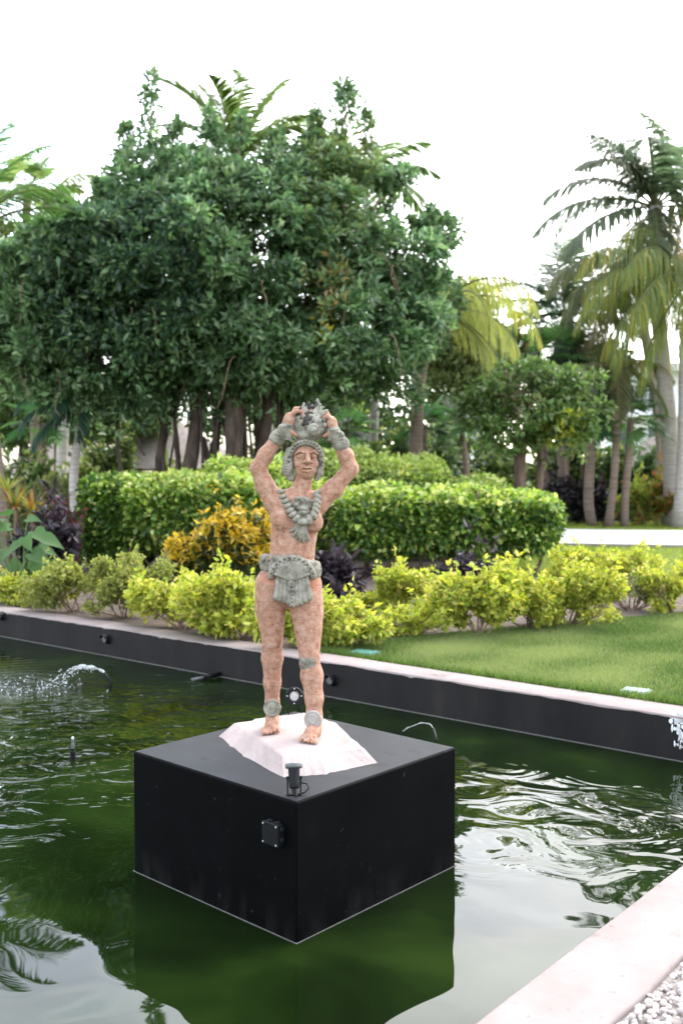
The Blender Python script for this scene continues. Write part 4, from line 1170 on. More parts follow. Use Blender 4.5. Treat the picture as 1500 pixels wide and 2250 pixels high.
# ---- trees
def tree(blobs, trunks, label, name, seed, n_tw, per=7, leaf=(.13, .055), cols=None, wts=None, Y=24.0, base=None, dyn=.8, sparse=(), roots=(), vines=0, cat='tree', group=None, limb_r=.09, shell=.62, accents=None, clumps=400, clump_r=.42, sprigs=(), leaf_mat=None, trunk_wob=.025, bark=None, shrink=1.0):
    rs = np.random.RandomState(seed); k = Y/FPX
    o = np.array([base[0], base[1], GZ - .03]); root = empty(name, V(*o), label, cat, group)
    C, Rr, wt = [], [], []
    for (x, y, rx, ry, dy, dens) in blobs:
        p = at(x, y, Y + dy); C.append(p[:]); kk_ = (Y + dy)/FPX
        Rr.append((rx*kk_*shrink, min(rx, ry*1.5)*kk_*dyn*shrink, ry*kk_*shrink)); wt.append(rx*ry*dens)
    C, Rr, wt = np.array(C), np.array(Rr), np.array(wt)
    # leaf sprays gather in clumps on and inside each mass, so the outline is uneven and gaps stay dark
    nc = clumps; ci = rs.choice(len(C), nc, p=wt/wt.sum())
    cd = unit(rs.normal(size=(nc, 3)) * [1, 1, .9])
    crr = np.where(rs.rand(nc) < shell, rs.uniform(.80, 1.08, nc), rs.uniform(.35, .9, nc))
    CC = C[ci] + cd * Rr[ci] * crr[:, None]
    csz = clump_r * rs.uniform(.55, 1.35, nc); cn = csz**2; pick = rs.choice(nc, n_tw, p=cn/cn.sum())
    d = unit(rs.normal(size=(n_tw, 3)) + cd[pick]*.75 + [0, 0, .35])
    T = CC[pick] + d * csz[pick][:, None] * (rs.uniform(.25, 1, n_tw)**.5)[:, None] * [1.15, 1.15, .72]
    hang = rs.rand(n_tw) < .10; T[hang, 2] -= rs.exponential(.22, int(hang.sum()))
    out = unit(d * [1, 1, .8] + [0, 0, .15])
    for (x0, y0, x1, y1, sp_, n_) in sprigs:
        a, e_ = at(x0, y0, Y + .4), at(x1, y1, Y + .4); tt = rs.uniform(0, 1, n_)**.8
        q = np.array(a)[None]*(1 - tt)[:, None] + np.array(e_)[None]*tt[:, None]; off = unit(rs.normal(size=(n_, 3)))
        T = np.concatenate([T, q + off*(sp_*k*(1.3 - 1.1*tt)*rs.uniform(.15, 1, n_))[:, None]]); out = np.concatenate([out, unit(off + [0, 0, .8])])
        pick = np.concatenate([pick, rs.randint(0, nc, n_)])
        pts, rr = bend_tube(rs, a - V(*o), e_ - V(*o), .03, .006, .03, 7); MB().tube(pts, rr, 6).build('twig', M_STEM, root, smooth=True)
    n_tw = len(T)
    B = np.repeat(T, per, 0); DD = np.repeat(out, per, 0); N = len(B)
    LD = unit(DD * .7 + unit(rs.normal(size=(N, 3))) * .9)
    B = B + LD * .02 + rs.normal(0, .035, (N, 3))
    L = leaf[0] * rs.uniform(.6, 1.25, N); W = L*leaf[1]/leaf[0]*rs.uniform(.85, 1.2, N)
    cols = cols or [(.095, .165, .07), (.14, .22, .09), (.05, .10, .04), (.23, .31, .16)]
    cc = pal(rs, N, cols, wts or (4, 3, 2, 1.4))
    tint = np.repeat(rs.uniform(.85, 1.18, n_tw) * rs.uniform(.75, 1.3, nc)[pick], per)[:, None]; cc = np.clip(cc*tint, .003, 1)
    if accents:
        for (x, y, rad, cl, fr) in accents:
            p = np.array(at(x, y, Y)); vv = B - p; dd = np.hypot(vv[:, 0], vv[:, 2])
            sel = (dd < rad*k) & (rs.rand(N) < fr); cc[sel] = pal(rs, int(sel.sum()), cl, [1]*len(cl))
    leaf_mesh('crown', rs, B, LD, L, W, cc, leaf_mat or M_LEAF, root, o, shape=4, up=.8)
    ends = []
    for (x0, y0, x1, y1, w0, w1, dy) in trunks:               # pixel columns/rows, widths in pixels
        a = at(x0, y0, Y + dy); a.z = min(a.z, GZ - .05) if y0 > 1040 else GZ - .05
        b_ = at(x1, y1, Y + dy)
        pts, rr = bend_tube(rs, a - V(*o), b_ - V(*o), w0*k*.5, w1*k*.5, trunk_wob, 11)
        rr[0] *= 1.35; rr = [q_*rs.uniform(.85, 1.18) for q_ in rr]
        MB().tube(pts, rr, 10).build('trunk', bark or M_BARK, root, smooth=True); ends.append(b_)
    for i in range(len(C)):                                    # a limb into each mass of leaves
        if not ends: break
        e = min(ends, key=lambda q_: (q_ - V(*C[i])).length)
        lr_ = limb_r * min(1.0, .2 + blobs[i][5]**2); pts, rr = bend_tube(rs, e - V(*o), V(*C[i]) - V(*o), lr_, lr_*.3, .06, 8)
        mb = MB().tube(pts, rr, 7)
        for m in range(7):
            t2 = C[i] + unit(rs.normal(size=(1, 3)))[0] * Rr[i] * .8
            p2, r2 = bend_tube(rs, pts[4 + m % 4], V(*t2) - V(*o), lr_*.35, .006, .07, 6); mb.tube(p2, r2, 5)
        mb.build('limb', bark or M_BARK, root, smooth=True)
    for (x0, y0, x1, y1, w, dy) in roots:
        a, b_ = at(x0, y0, Y + dy), at(x1, y1, Y + dy)
        if y1 > 1000: b_.z = GZ - .05
        pts, rr = bend_tube(rs, a - V(*o), b_ - V(*o), w*k*.5, w*k*.4, .03, 9)
        MB().tube(pts, rr, 7).build('aerial_root', bark or M_BARK, root, smooth=True)
    for _ in range(vines):
        i = rs.choice(len(C), p=wt/wt.sum()); d_ = unit(rs.normal(size=(1, 3)))[0]; d_[1] = -abs(d_[1]) - .4; d_ /= np.linalg.norm(d_)
        a = V(*(C[i] + d_*Rr[i]*1.02)); ln_ = rs.uniform(.5, 1.3)
        pts, rr = bend_tube(rs, a - V(*o), a + V(rs.normal(0, .3), -.1, -ln_) - V(*o), .014, .008, .10, 8)
        MB().tube(pts, rr, 5).build('vine', M_STEM, root, smooth=True)
    return root

# ---- feather palms
GREENF = [(.085, .135, .050), (.11, .165, .06), (.14, .19, .08)]
def frond(rs, parent, org, az, e0, L, lmax, bend, droop, cols, wts, pairs=46, twist=0.0, wl=.045, tipcol=None, name='frond', ruff=.07):
    """one arching feather leaf; az compass (0 = +x), e0 start elevation, bend total fall of the rachis (rad)"""
    n = 14; pts = [np.zeros(3)]; hd = np.array([math.cos(az), math.sin(az), 0]); zz = np.array([0, 0, 1.0])
    tg = []
    for i in range(n):
        t = (i + .5)/n; el = e0 - bend * t**1.35
        tg.append(hd*math.cos(el) + zz*math.sin(el)); pts.append(pts[-1] + tg[-1]*L/n)
    tg.append(tg[-1]); pts = np.array(pts) + np.array(org)
    side0 = np.cross(hd, zz)
    vs, fs, cs = [], [], []
    base_c = np.array(cols)[rs.choice(len(cols), p=np.array(wts)/np.sum(wts))]
    for sgn in (-1, 1):
        for j in range(pairs):
            t = .12 + .88*(j + rs.rand()*.6)/pairs
            f_ = t*n; i = min(int(f_), n-1); q = pts[i] + (pts[i+1]-pts[i])*(f_-i); tn = tg[i]
            ll = lmax * (math.sin(math.pi*min(1, .14 + .86*t))**.55) * rs.uniform(.85, 1.1)
            nr = np.cross(side0, tn)
            d0 = side0*sgn*.9 + tn*(.45 + .5*t) + nr*(.25) + rs.normal(0, ruff, 3); d0 /= np.linalg.norm(d0)
            c = base_c*rs.uniform(.75, 1.3)
            if tipcol is not None and rs.rand() < .15 + .6*t: c = np.array(tipcol[rs.randint(len(tipcol))])*rs.uniform(.8, 1.15)
            p = q.copy(); d = d0.copy(); k0 = len(vs); seg = 3
            wd = np.cross(d, [0, 0, 1.0]); wn_ = np.linalg.norm(wd); wd = (wd/wn_ if wn_ > .2 else tn)*.5 + tn*.5
            for s_ in range(seg + 1):
                w = wl*(.55, 1.0, .75, .06)[s_]*.5
                vs += [p - wd*w, p + wd*w]; cs += [c, c]
                d = d - np.array([0, 0, droop*(.5 + .5*rs.rand())]); d /= np.linalg.norm(d)
                p = p + d*ll/seg
            for s_ in range(seg): a = k0 + 2*s_; fs.append((a, a+1, a+3, a+2))
    rc_ = np.array([.16, .17, .06])
    mb = MB().tube([V(*p) for p in pts], [L*.011*(1 - .85*i/n) + .004 for i in range(n+1)], 5)
    nb = len(vs); vs += [np.array(v) for v in mb.v]; cs += [rc_]*len(mb.v)
    q4 = [f for f in mb.f if len(f) == 4]; fs += [tuple(i + nb for i in f) for f in q4]
    return np_mesh(name, np.array(vs), np.array(fs), M_FROND, np.array(cs), parent)

def palm(crown_px, Y, base_px, w_top, w_bot, label, fronds, seed, L, lmax, droop=.35, cols=GREENF, wts=(3, 3, 1), tipcol=None, mat=None, name='palm_tree', group='feather palms', pairs=46, wl=.045, cat='palm tree', bow=.02, dead=0, crownshaft=False, ruff=.07):
    """fronds: list of (azimuth deg as seen: 0 right, 90 away, 180 left, 270 towards viewer; start elevation deg; bend deg; length factor)"""
    rs = np.random.RandomState(seed); c = at(crown_px[0], crown_px[1], Y); b_ = at(base_px[0], 1100, Y if len(base_px) < 2 else base_px[1])
    b_.z = GZ - .06
    root = empty(name, V(b_.x, b_.y, GZ - .03), label, cat, group); o = root.location.copy(); k = Y/FPX
    pts, rr = bend_tube(rs, b_ - o, c - o, w_bot*k*.5, w_top*k*.5, bow, 14)
    rr = [r_*(1 + .03*((i % 2)*2 - 1)) for i, r_ in enumerate(rr)]; rr[0] *= 1.25
    MB().tube(pts, rr, 14).build('trunk', mat or M_PALMTRUNK, root, smooth=True)
    top = c - o
    if crownshaft:
        MB().tube([top - V(0, 0, .1), top + V(0, 0, .5), top + V(0, 0, .9)], [w_top*k*.55, w_top*k*.6, w_top*k*.2], 12).build('crownshaft', M_STEM, root, smooth=True)
    for (az, el, bd, lf) in fronds:
        frond(rs, root, top, math.radians(az + rs.uniform(-6, 6)), math.radians(el), L*lf, lmax*(.8 + .2*lf), math.radians(bd), droop, cols, wts, pairs, 0, wl, tipcol, ruff=ruff)
    for _ in range(dead):
        frond(rs, root, top, rs.uniform(0, 6.28), math.radians(-20), L*.75, lmax*.8, math.radians(60), .8, [(.24, .17, .09), (.30, .22, .12)], (1, 1), 30, 0, wl)
    return root

# ---- fan palms
def fan_leaf(rs, parent, org, az, el, pet, rad, cols, segs=26, name='fan_leaf', spread=4.4):
    hd = np.array([math.cos(az)*math.cos(el), math.sin(az)*math.cos(el), math.sin(el)])
    sd = np.cross(hd, [0, 0, 1.0]); sd /= max(np.linalg.norm(sd), 1e-6); nr = np.cross(sd, hd)
    org = np.array(org); c = org + hd*pet
    vs, fs, cs = [], [], []; cb = np.array(cols[rs.randint(len(cols))])
    nb = nr*.75 - hd*.35                                     # blade tilts back from the stalk
    ax = hd*.75 + nr*.0; ax = ax - np.array([0, 0, .25]); ax /= np.linalg.norm(ax)
    for j in range(segs):
        a = (j/(segs-1) - .5)*spread
        d = ax*math.cos(a) + sd*math.sin(a); d = d/np.linalg.norm(d); pr = np.cross(nr, d); pr /= np.linalg.norm(pr)
        r_ = rad*rs.uniform(.86, 1.05)*(1 - .12*(abs(a)/2.2)**2); w = rad*spread/segs*.42
        cl = cb*rs.uniform(.8, 1.25); k0 = len(vs)
        t1 = c + d*r_*.55; t2 = c + d*r_*.98 - np.array([0, 0, r_*rs.uniform(.05, .22)])
        vs += [c, t1 + pr*w*.55 + nr*w*.3, t2, t1 - pr*w*.55 - nr*w*.2]; cs += [cl]*4; fs.append((k0, k0+1, k0+2, k0+3))
    mb = MB().tube([V(*org), V(*(org*.5 + c*.5 + nr*.03)), V(*c)], [.016, .012, .009], 5)
    nv = len(vs); vs += [np.array(v) for v in mb.v]; cs += [np.array([.14, .16, .05])]*len(mb.v)
    fs += [tuple(i + nv for i in f) for f in mb.f if len(f) == 4]
    return np_mesh(name, np.array(vs), np.array(fs), M_FROND, np.array(cs), parent)

def fan_palm(crown_px, Y, base_x, w, label, n, pet, rad, seed, cols=((.035, .085, .030), (.055, .12, .04), (.085, .16, .05)), group='fan palms', lean_Y=None, mat=None):
    rs = np.random.RandomState(seed); c = at(*crown_px, Y); b_ = at(base_x, 1100, lean_Y or Y); b_.z = GZ - .06
    root = empty('fan_palm', V(b_.x, b_.y, GZ - .03), label, 'fan palm', group); o = root.location.copy(); k = Y/FPX
    pts, rr = bend_tube(rs, b_ - o, c - o, w*k*.55, w*k*.45, .02, 9)
    MB().tube(pts, rr, 10).build('trunk', mat or M_PALMTRUNK_B, root, smooth=True)
    for j in range(n):
        az = j*2.399 + rs.uniform(-.3, .3); el = math.radians(75 - 105*(j + .5)/n + rs.uniform(-8, 8))
        fan_leaf(rs, root, c - o, az, el, pet*rs.uniform(.8, 1.15), rad*rs.uniform(.85, 1.1), cols)
    return root
# ------------------------------------------------------------------ planting, front to back
shrub(68, 1326, 1262, 66, 'small lime shrub beside the big leafed plant at far left', seed=1, n_tw=300, dens_low=.9)
shrub(165, 1341, 1208, 88, 'pale thin lime shrub, second from the left along the pool wall', seed=2, n_tw=560, cols=[(.30, .32, .075), (.22, .25, .06), (.36, .36, .11), (.16, .18, .05)], stems=7, dens_low=.45, leafL=.052)
shrub(275, 1354, 1218, 80, 'open lime shrub with bare brown stems above the wall lamp', seed=3, n_tw=480, cols=[(.30, .32, .075), (.22, .25, .06), (.36, .36, .11), (.16, .18, .05)], stems=8, dens_low=.35, leafL=.052)
shrub(400, 1379, 1236, 96, 'bright lime shrub in front of the yellow bush', seed=4, n_tw=620, leafL=.07, leafW=.036, dens_low=.8)
shrub(525, 1398, 1258, 104, 'dense lime shrub just left of the statue', seed=5, n_tw=680, leafL=.07, leafW=.036, dens_low=.9)
shrub(650, 1418, 1296, 80, 'lime shrub seen between the statue legs', seed=6, n_tw=420, leafL=.07, leafW=.036, dens_low=.9)
shrub(762, 1416, 1322, 72, 'low spreading lime shrub just right of the statue knee', seed=7, n_tw=430, leafL=.07, leafW=.034, dens_low=.9)
shrub(868, 1352, 1256, 68, 'lime shrub below the purple leaved plants', seed=8, n_tw=520, leafL=.066, leafW=.034)
shrub(905, 1392, 1338, 62, 'smallest lime shrub standing alone on bare soil', seed=9, n_tw=170, leafL=.062, leafW=.032, dens_low=.7)
shrub(1050, 1392, 1252, 84, 'large lime shrub at the lawn edge with brown forked stems', seed=10, n_tw=760, leafL=.07, leafW=.038, stems=8, dens_low=.6)
shrub(1165, 1378, 1256, 74, 'lime shrub with bare twiggy base, middle of the right hand row', seed=11, n_tw=560, leafL=.062, stems=9, dens_low=.28)
shrub(1255, 1372, 1252, 80, 'lime shrub with fanned red brown stems at the lawn corner', seed=12, n_tw=640, leafL=.062, stems=10, dens_low=.3)
shrub(1320, 1287, 1202, 88, 'low wide lime shrub behind the row, beside the pale path', seed=13, n_tw=620, leafL=.07, dens_low=.8)
shrub(1392, 1335, 1262, 75, 'thin greyish half bare shrub right of the lime row', seed=14, n_tw=230, leafL=.045, leafW=.022, cols=[(.20, .21, .09), (.15, .16, .07), (.28, .28, .14)], wts=(2, 2, 1), stems=12, dens_low=.5)
shrub(1475, 1344, 1246, 62, 'lime shrub at the right edge of the photo', seed=15, n_tw=560, leafL=.06, stems=7, dens_low=.4)

shrub(484, 1296, 1130, 92, 'rounded croton bush with yellow tips over dark green leaves', 'yellow_croton', cols=[(.035, .055, .015), (.05, .085, .02), (.30, .22, .02)], wts=(5, 4, .6), tips=[(.60, .39, .03), (.48, .32, .03), (.64, .46, .07), (.28, .24, .03)],
      leafL=.105, leafW=.034, n_tw=760, per=9, stems=8, seed=21, dens_low=.55, group='bushes in the bed', mat=M_LEAF, Y=15.2)
PURP = [(.020, .014, .019), (.034, .024, .032), (.05, .036, .045), (.014, .010, .012)]
for i, (x, by, ty, hw, n, Yp, lab) in enumerate(((735, 1330, 1214, 34, 80, 14.6, 'dark purple leaved plant just right of the statue hips'),
        (765, 1345, 1296, 50, 80, 13.2, 'low purple plant behind the shrub at the statue knee'),
        (1010, 1280, 1232, 40, 50, 15.6, 'small purple plant in front of the right hand hedge'),
        (1095, 1290, 1246, 34, 36, 15.2, 'second small purple plant beside the hedge stems'),
        (122, 1260, 1142, 36, 90, 15.8, 'tall purple plant behind the left lime shrubs'),
        (70, 1260, 1158, 40, 90, 16.4, 'purple plant behind the big leafed plant'))):
    shrub(x, by, ty, hw, lab, 'purple_plant', cols=PURP, wts=(3, 3, 2, 2), leafL=.17, leafW=.055, n_tw=n, per=6, stems=5, seed=30+i, dens_low=.6, cat='plant', group='purple leaved plants', mat=M_LEAF, Y=Yp)
shrub(140, 1240, 1098, 30, 'reddish leaved plant next to the dark hedge', 'red_plant', cols=[(.10, .03, .03), (.16, .06, .05), (.05, .04, .03)], wts=(2, 2, 2), leafL=.12, leafW=.05, n_tw=90, stems=3, seed=37, cat='plant', group='bushes in the bed', Y=17)
shrub(95, 1240, 1064, 62, 'round brownish green bush behind the spiky plants', 'round_bush', cols=[(.12, .13, .05), (.17, .16, .07), (.08, .10, .04)], wts=(2, 2, 2), leafL=.05, leafW=.02, n_tw=700, stems=5, seed=38, group='bushes in the bed', Y=19, dens_low=.9)

# hedges (box centres and half sizes in metres)
def hb(x0, x1, y_top, Yf, Yb, zb=.35):
    ym = (Yf + Yb)/2; a, c = at(x0, y_top, Yf), at(x1, y_top, Yf); zt_ = a.z
    return ((a.x + c.x)/2, ym, (zt_ + GZ + zb)/2), ((c.x - a.x)/2, (Yb - Yf)/2, (zt_ - GZ - zb)/2)
hedge([hb(705, 1075, 1078, 17.0, 19.4), hb(960, 1237, 1084, 17.2, 19.8, .3)], 'long clipped hedge right of the statue with bare stems below', 30000, 41,
      trunks=[(at(x, 1200, y).x, y, r) for x, y, r in ((770, 17.6, .045), (842, 17.5, .06), (870, 17.7, .05), (925, 17.6, .035), (990, 17.6, .05), (1010, 17.9, .06), (1035, 17.4, .075), (1060, 17.7, .05), (1120, 17.6, .06), (1160, 17.9, .04), (800, 18.2, .05), (700, 17.6, .05))], floor_z=.68, depth=.30)
hedge([hb(560, 1010, 1010, 20.5, 23.0, .2), hb(880, 1120, 1052, 20.6, 22.5, .2), hb(690, 830, 992, 21.0, 22.6, .2)], 'taller pale topped hedge behind the statue head', 24000, 42, newfrac=1.0, new=((.30, .37, .08), (.24, .33, .06), (.40, .45, .14)))
hedge([hb(250, 600, 1046, 17.2, 19.6), hb(420, 640, 1012, 18.0, 20.4), hb(560, 720, 1060, 17.6, 19.4)], 'broad light green hedge left of the statue', 30000, 43, wts=(3, 4, 2, 3), newfrac=.95, depth=.3)
hedge([hb(152, 300, 1052, 17.6, 19.6, .1)], 'dark green hedge at the left end above the pale shrubs', 11000, 44, newfrac=.35, wts=(4, 2, 4, .6), floor_z=.25)

# big heart leaved plant at the far left
rs = np.random.RandomState(8)
bt_ = gnd(28, 1318); bt_.z = GZ - .024
tl = empty('elephant_ear_plant', bt_, 'plant with big heart shaped green leaves at the left edge', 'plant')
def big_leaf(parent, base_, tip_dir, L, W, nrm, col):
    d = np.array(tip_dir); d = d/np.linalg.norm(d); n = np.array(nrm); n = n - d*(n@d); n /= np.linalg.norm(n); s = np.cross(d, n)
    prof = [(-.12, .30), (.0, .52), (.18, .60), (.40, .50), (.62, .34), (.82, .16), (1.0, .01)]
    vs, fs = [], []
    for t, w in prof:
        c = np.array(base_) + d*L*t - n*L*.28*max(t, 0)**2
        vs += [c + s*W*w + n*W*w*.25 + n*rs.normal(0, .006), c - n*.01*0, c - s*W*w + n*W*w*.25 + n*rs.normal(0, .006)]
    for i in range(len(prof)-1):
        a = 3*i; fs += [(a, a+1, a+4, a+3), (a+1, a+2, a+5, a+4)]
    vs[1] = np.array(base_)
    return np_mesh('leaf', np.array(vs), np.array(fs), M_LEAF_SOFT, np.tile(np.array(col)*rs.uniform(.8, 1.2), (len(vs), 1)), parent, smooth=True)
k = bt_.y/FPX
for i, (x, y, L, ang_) in enumerate(((75, 1168, 62, -25), (20, 1160, 70, 150), (95, 1182, 55, -12), (45, 1196, 66, -150), (10, 1215, 80, -120), (70, 1215, 60, -20), (95, 1248, 66, 20), (40, 1262, 60, -100), (5, 1262, 80, -100),
                                     (30, 1290, 60, -80), (-20, 1180, 80, 180), (-25, 1240, 80, 170), (22, 1130, 45, 110), (60, 1140, 40, 40), (55, 1180, 50, -60), (20, 1240, 60, -30), (75, 1235, 55, -70), (-5, 1140, 60, 60), (50, 1300, 50, -20), (10, 1310, 55, -140), (85, 1205, 50, 10), (110, 1345, 0, 0))):
    if L == 0: continue
    Yl = bt_.y + rs.uniform(-.35, .35); p = at(x, y, Yl) - bt_
    a = math.radians(ang_); L *= .88; y += 10
    d_ = (math.cos(a), -.45 + rs.normal(0, .2), math.sin(a)*.45 - .25)
    big_leaf(tl, np.array(p), d_, L*k, L*k*.62, (rs.normal(0, .3), -.6 + rs.normal(0, .2), .8), (.075, .145, .045))
    pts, rr = bend_tube(rs, (rs.normal(0, .05), rs.normal(0, .05), -.02), p, .012, .007, .05, 8)
    MB().tube(pts, rr, 6).build('stalk', mat_plain('green_stalk', (.09, .15, .04), .5) if i == 0 else bpy.data.materials['green_stalk'], tl, smooth=True)
pv0 = wallback(104); pv0.z = GZ - .024
sl_ = empty('broad_leaf_seedling', pv0, 'small broad leafed seedling behind the pool wall at left', 'plant')
for (dx, dz, sx) in ((-.02, .13, -1), (.04, .20, 1), (.06, .09, 1)):
    big_leaf(sl_, (dx, 0, dz), (sx*.6, -.5, -.3), .09, .08, (0, -.6, .8), (.16, .24, .09))
MB().tube([V(0, 0, -.02), V(.01, 0, .1), V(.04, 0, .2)], .005, 6).build('stalk', bpy.data.materials['green_stalk'], sl_)

# spiky orange tipped rosettes
def rosette(px_, py_, Y, R0, n, label, seed, cols):
    rs = np.random.RandomState(seed); b_ = V(*at(px_, py_, Y)[:2], GZ - .024); h_ = at(px_, py_, Y).z - b_.z
    root = empty('spiky_plant', b_, label, 'plant', 'spiky plants at the left')
    MB().tube([V(0, 0, -.02), V(0, 0, h_)], [.05, .035], 8).build('stem', M_STEM, root)
    for i in range(n):
        az = i*2.399; el = math.radians(rs.uniform(5, 78)); L = R0*rs.uniform(.75, 1.1)
        d = np.array([math.cos(az)*math.cos(el), math.sin(az)*math.cos(el), math.sin(el)]); s = np.cross(d, [0, 0, 1]); s /= np.linalg.norm(s)
        vs, fs = [], []; p = np.array([0, 0, h_]); seg = 5
        for j in range(seg + 1):
            w = R0*.055*(1, 1.05, .9, .65, .35, .03)[j]; vs += [p + s*w, p - s*w]; p = p + d*L/seg; d = d - np.array([0, 0, .10]); d /= np.linalg.norm(d)
        for j in range(seg): fs.append((2*j, 2*j+1, 2*j+3, 2*j+2))
        c0_, c1_ = np.array(cols[rs.randint(len(cols))]), np.array(cols[rs.randint(len(cols))])
        cs = np.array([c0_*(1 - j/seg) + c1_*(j/seg) for j in range(seg+1) for _ in (0, 1)])
        np_mesh('leaf', np.array(vs), np.array(fs), M_LEAF_SOFT, cs, root)
SPK = [(.16, .21, .04), (.30, .14, .04), (.24, .26, .06), (.10, .15, .03), (.36, .12, .05)]
rosette(35, 1115, 18.0, .62, 34, 'orange and green spiky rosette at the left edge', 51, SPK)
rosette(72, 1128, 17.4, .50, 30, 'reddish spiky rosette above the purple plants', 52, SPK)
rosette(15, 1085, 19.5, .60, 30, 'yellow green spiky rosette below the ringed palm trunk', 53, [(.30, .33, .08), (.22, .28, .06), (.36, .30, .1)])

# ---- the great fig tree with hanging roots
FIG = [(470, 620, 300, 215, 0, 1.0), (250, 620, 230, 175, -.4, 1.0), (95, 690, 135, 150, 0, 1.0), (320, 415, 95, 105, .3, .9), (560, 450, 210, 120, .5, 1.0), (735, 400, 120, 95, .8, .9),
       (790, 560, 165, 150, 0, 1.0), (890, 690, 95, 135, .6, 1.0), (620, 740, 330, 125, -.8, 1.0), (250, 770, 235, 95, -.6, 1.0), (830, 770, 130, 75, .2, .9), (110, 590, 100, 70, 1.0, .6), (20, 660, 80, 110, .6, .8),
       (935, 520, 45, 45, .8, .5), (620, 870, 110, 55, 1.2, .7), (250, 890, 85, 70, .8, .5), (430, 850, 170, 50, 0, .7), (520, 900, 130, 40, 1.6, .5), (800, 850, 120, 40, .8, .6), (60, 820, 110, 70, .4, .8), (160, 850, 90, 50, .2, .6), (200, 510, 80, 50, .8, .5),
       (465, 340, 50, 60, .6, .5), (870, 420, 45, 40, .8, .5), (690, 350, 40, 40, .6, .5)]
SPR = [(325, 340, 336, 168, 40, 48), (290, 350, 272, 275, 22, 30), (365, 340, 392, 272, 24, 34), (478, 340, 450, 235, 24, 50), (520, 340, 535, 260, 24, 30), (765, 360, 755, 182, 66, 80), (690, 340, 696, 245, 28, 60), (820, 400, 800, 250, 30, 50), (840, 430, 900, 372, 26, 60), (925, 560, 950, 460, 24, 45), (960, 560, 985, 520, 16, 30), (600, 360, 610, 290, 26, 40), (150, 480, 140, 430, 26, 40), (230, 440, 215, 400, 24, 36)]
TR = [(425, 1060, 430, 800, 30, 26, 0), (470, 1060, 455, 800, 26, 20, .3), (500, 1060, 515, 780, 42, 34, -.2), (545, 1060, 540, 790, 24, 18, .5), (395, 1060, 405, 810, 24, 18, .6), (575, 1060, 585, 800, 28, 24, .2), (452, 1060, 520, 880, 15, 12, -.4), (520, 1060, 470, 880, 14, 10, .1), (408, 1060, 372, 850, 13, 10, .2), (600, 1060, 560, 870, 14, 10, .5), (635, 1060, 620, 850, 15, 12, .9), (485, 1060, 490, 860, 18, 13, .6)]
RT = [(372, 800, 374, 1060, 10, .1), (268, 850, 270, 1060, 8, .4), (440, 820, 452, 1060, 8, -.3), (528, 830, 530, 1060, 9, -.3), (560, 840, 562, 1060, 8, .3), (610, 850, 614, 1060, 10, .2), (482, 900, 470, 1060, 10, -.3), (350, 840, 352, 960, 5, .5), (640, 840, 646, 1060, 6, .8), (415, 820, 420, 1060, 6, -.4), (505, 840, 498, 1060, 6, -.5), (545, 830, 556, 1060, 7, -.2), (590, 850, 584, 1060, 5, .7), (385, 820, 388, 1060, 6, .3), (460, 840, 462, 1060, 5, -.5), (445, 960, 480, 1060, 14, -.1), (300, 960, 318, 1000, 6, .4)]
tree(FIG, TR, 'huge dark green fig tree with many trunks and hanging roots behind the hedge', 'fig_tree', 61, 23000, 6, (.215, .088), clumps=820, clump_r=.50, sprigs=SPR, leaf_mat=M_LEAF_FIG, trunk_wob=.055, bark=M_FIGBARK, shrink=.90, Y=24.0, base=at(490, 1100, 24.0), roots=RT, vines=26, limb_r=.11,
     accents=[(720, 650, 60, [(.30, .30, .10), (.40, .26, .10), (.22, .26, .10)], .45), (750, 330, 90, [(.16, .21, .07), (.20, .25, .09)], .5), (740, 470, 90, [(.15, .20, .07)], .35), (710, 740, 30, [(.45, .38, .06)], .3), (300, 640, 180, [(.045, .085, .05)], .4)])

# ---- smaller tree on the right, with pale branching trunk
T2 = [(1160, 880, 105, 65, 0, 1), (1085, 905, 55, 60, .3, .8), (1250, 870, 60, 60, .2, .9), (1180, 825, 70, 30, .4, .5), (1110, 955, 65, 45, 0, .6), (1245, 945, 50, 40, 0, .6), (1060, 850, 25, 30, .2, .25), (1290, 915, 25, 35, .2, .3)]
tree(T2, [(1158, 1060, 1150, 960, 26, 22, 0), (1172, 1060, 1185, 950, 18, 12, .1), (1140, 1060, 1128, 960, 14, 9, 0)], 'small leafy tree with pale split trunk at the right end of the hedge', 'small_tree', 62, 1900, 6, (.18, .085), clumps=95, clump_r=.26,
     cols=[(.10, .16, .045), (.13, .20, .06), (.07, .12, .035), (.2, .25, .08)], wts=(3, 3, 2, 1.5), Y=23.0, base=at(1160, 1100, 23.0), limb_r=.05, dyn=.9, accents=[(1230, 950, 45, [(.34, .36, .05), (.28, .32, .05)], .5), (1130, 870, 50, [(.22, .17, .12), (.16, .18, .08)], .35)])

# ---- palms
ring_f = lambda n, el0, el1, b0, b1, l0=.85, l1=1.1, seed=0: [(i*137.5 % 360, el0 + (el1 - el0)*((i*.618) % 1), b0 + (b1 - b0)*((i*.618) % 1), l0 + (l1 - l0)*((i*.37) % 1)) for i in range(n)]
palm((1438, 455), 35.5, (1478,), 30, 40, 'tall coconut palm with upright fronds at the right', [(185, 18, 75, 1.05), (172, 45, 95, .95), (200, -5, 55, 1.0), (150, 74, 55, .8), (95, 84, 40, .95), (60, 70, 60, .95), (20, 60, 70, 1.0), (250, 66, 90, .8), (330, 40, 90, 1.0), (300, 10, 70, .9), (200, 60, 100, .85), (130, 30, 80, 1.), (10, 10, 60, 1.), (230, -35, 35, .9), (260, -20, 50, .8), (188, 68, 60, .8)],
     71, 4.6, 1.5, .55, pairs=110, wl=.095, ruff=.12, cols=[(.10, .14, .075), (.13, .165, .09), (.15, .165, .10)], dead=3)
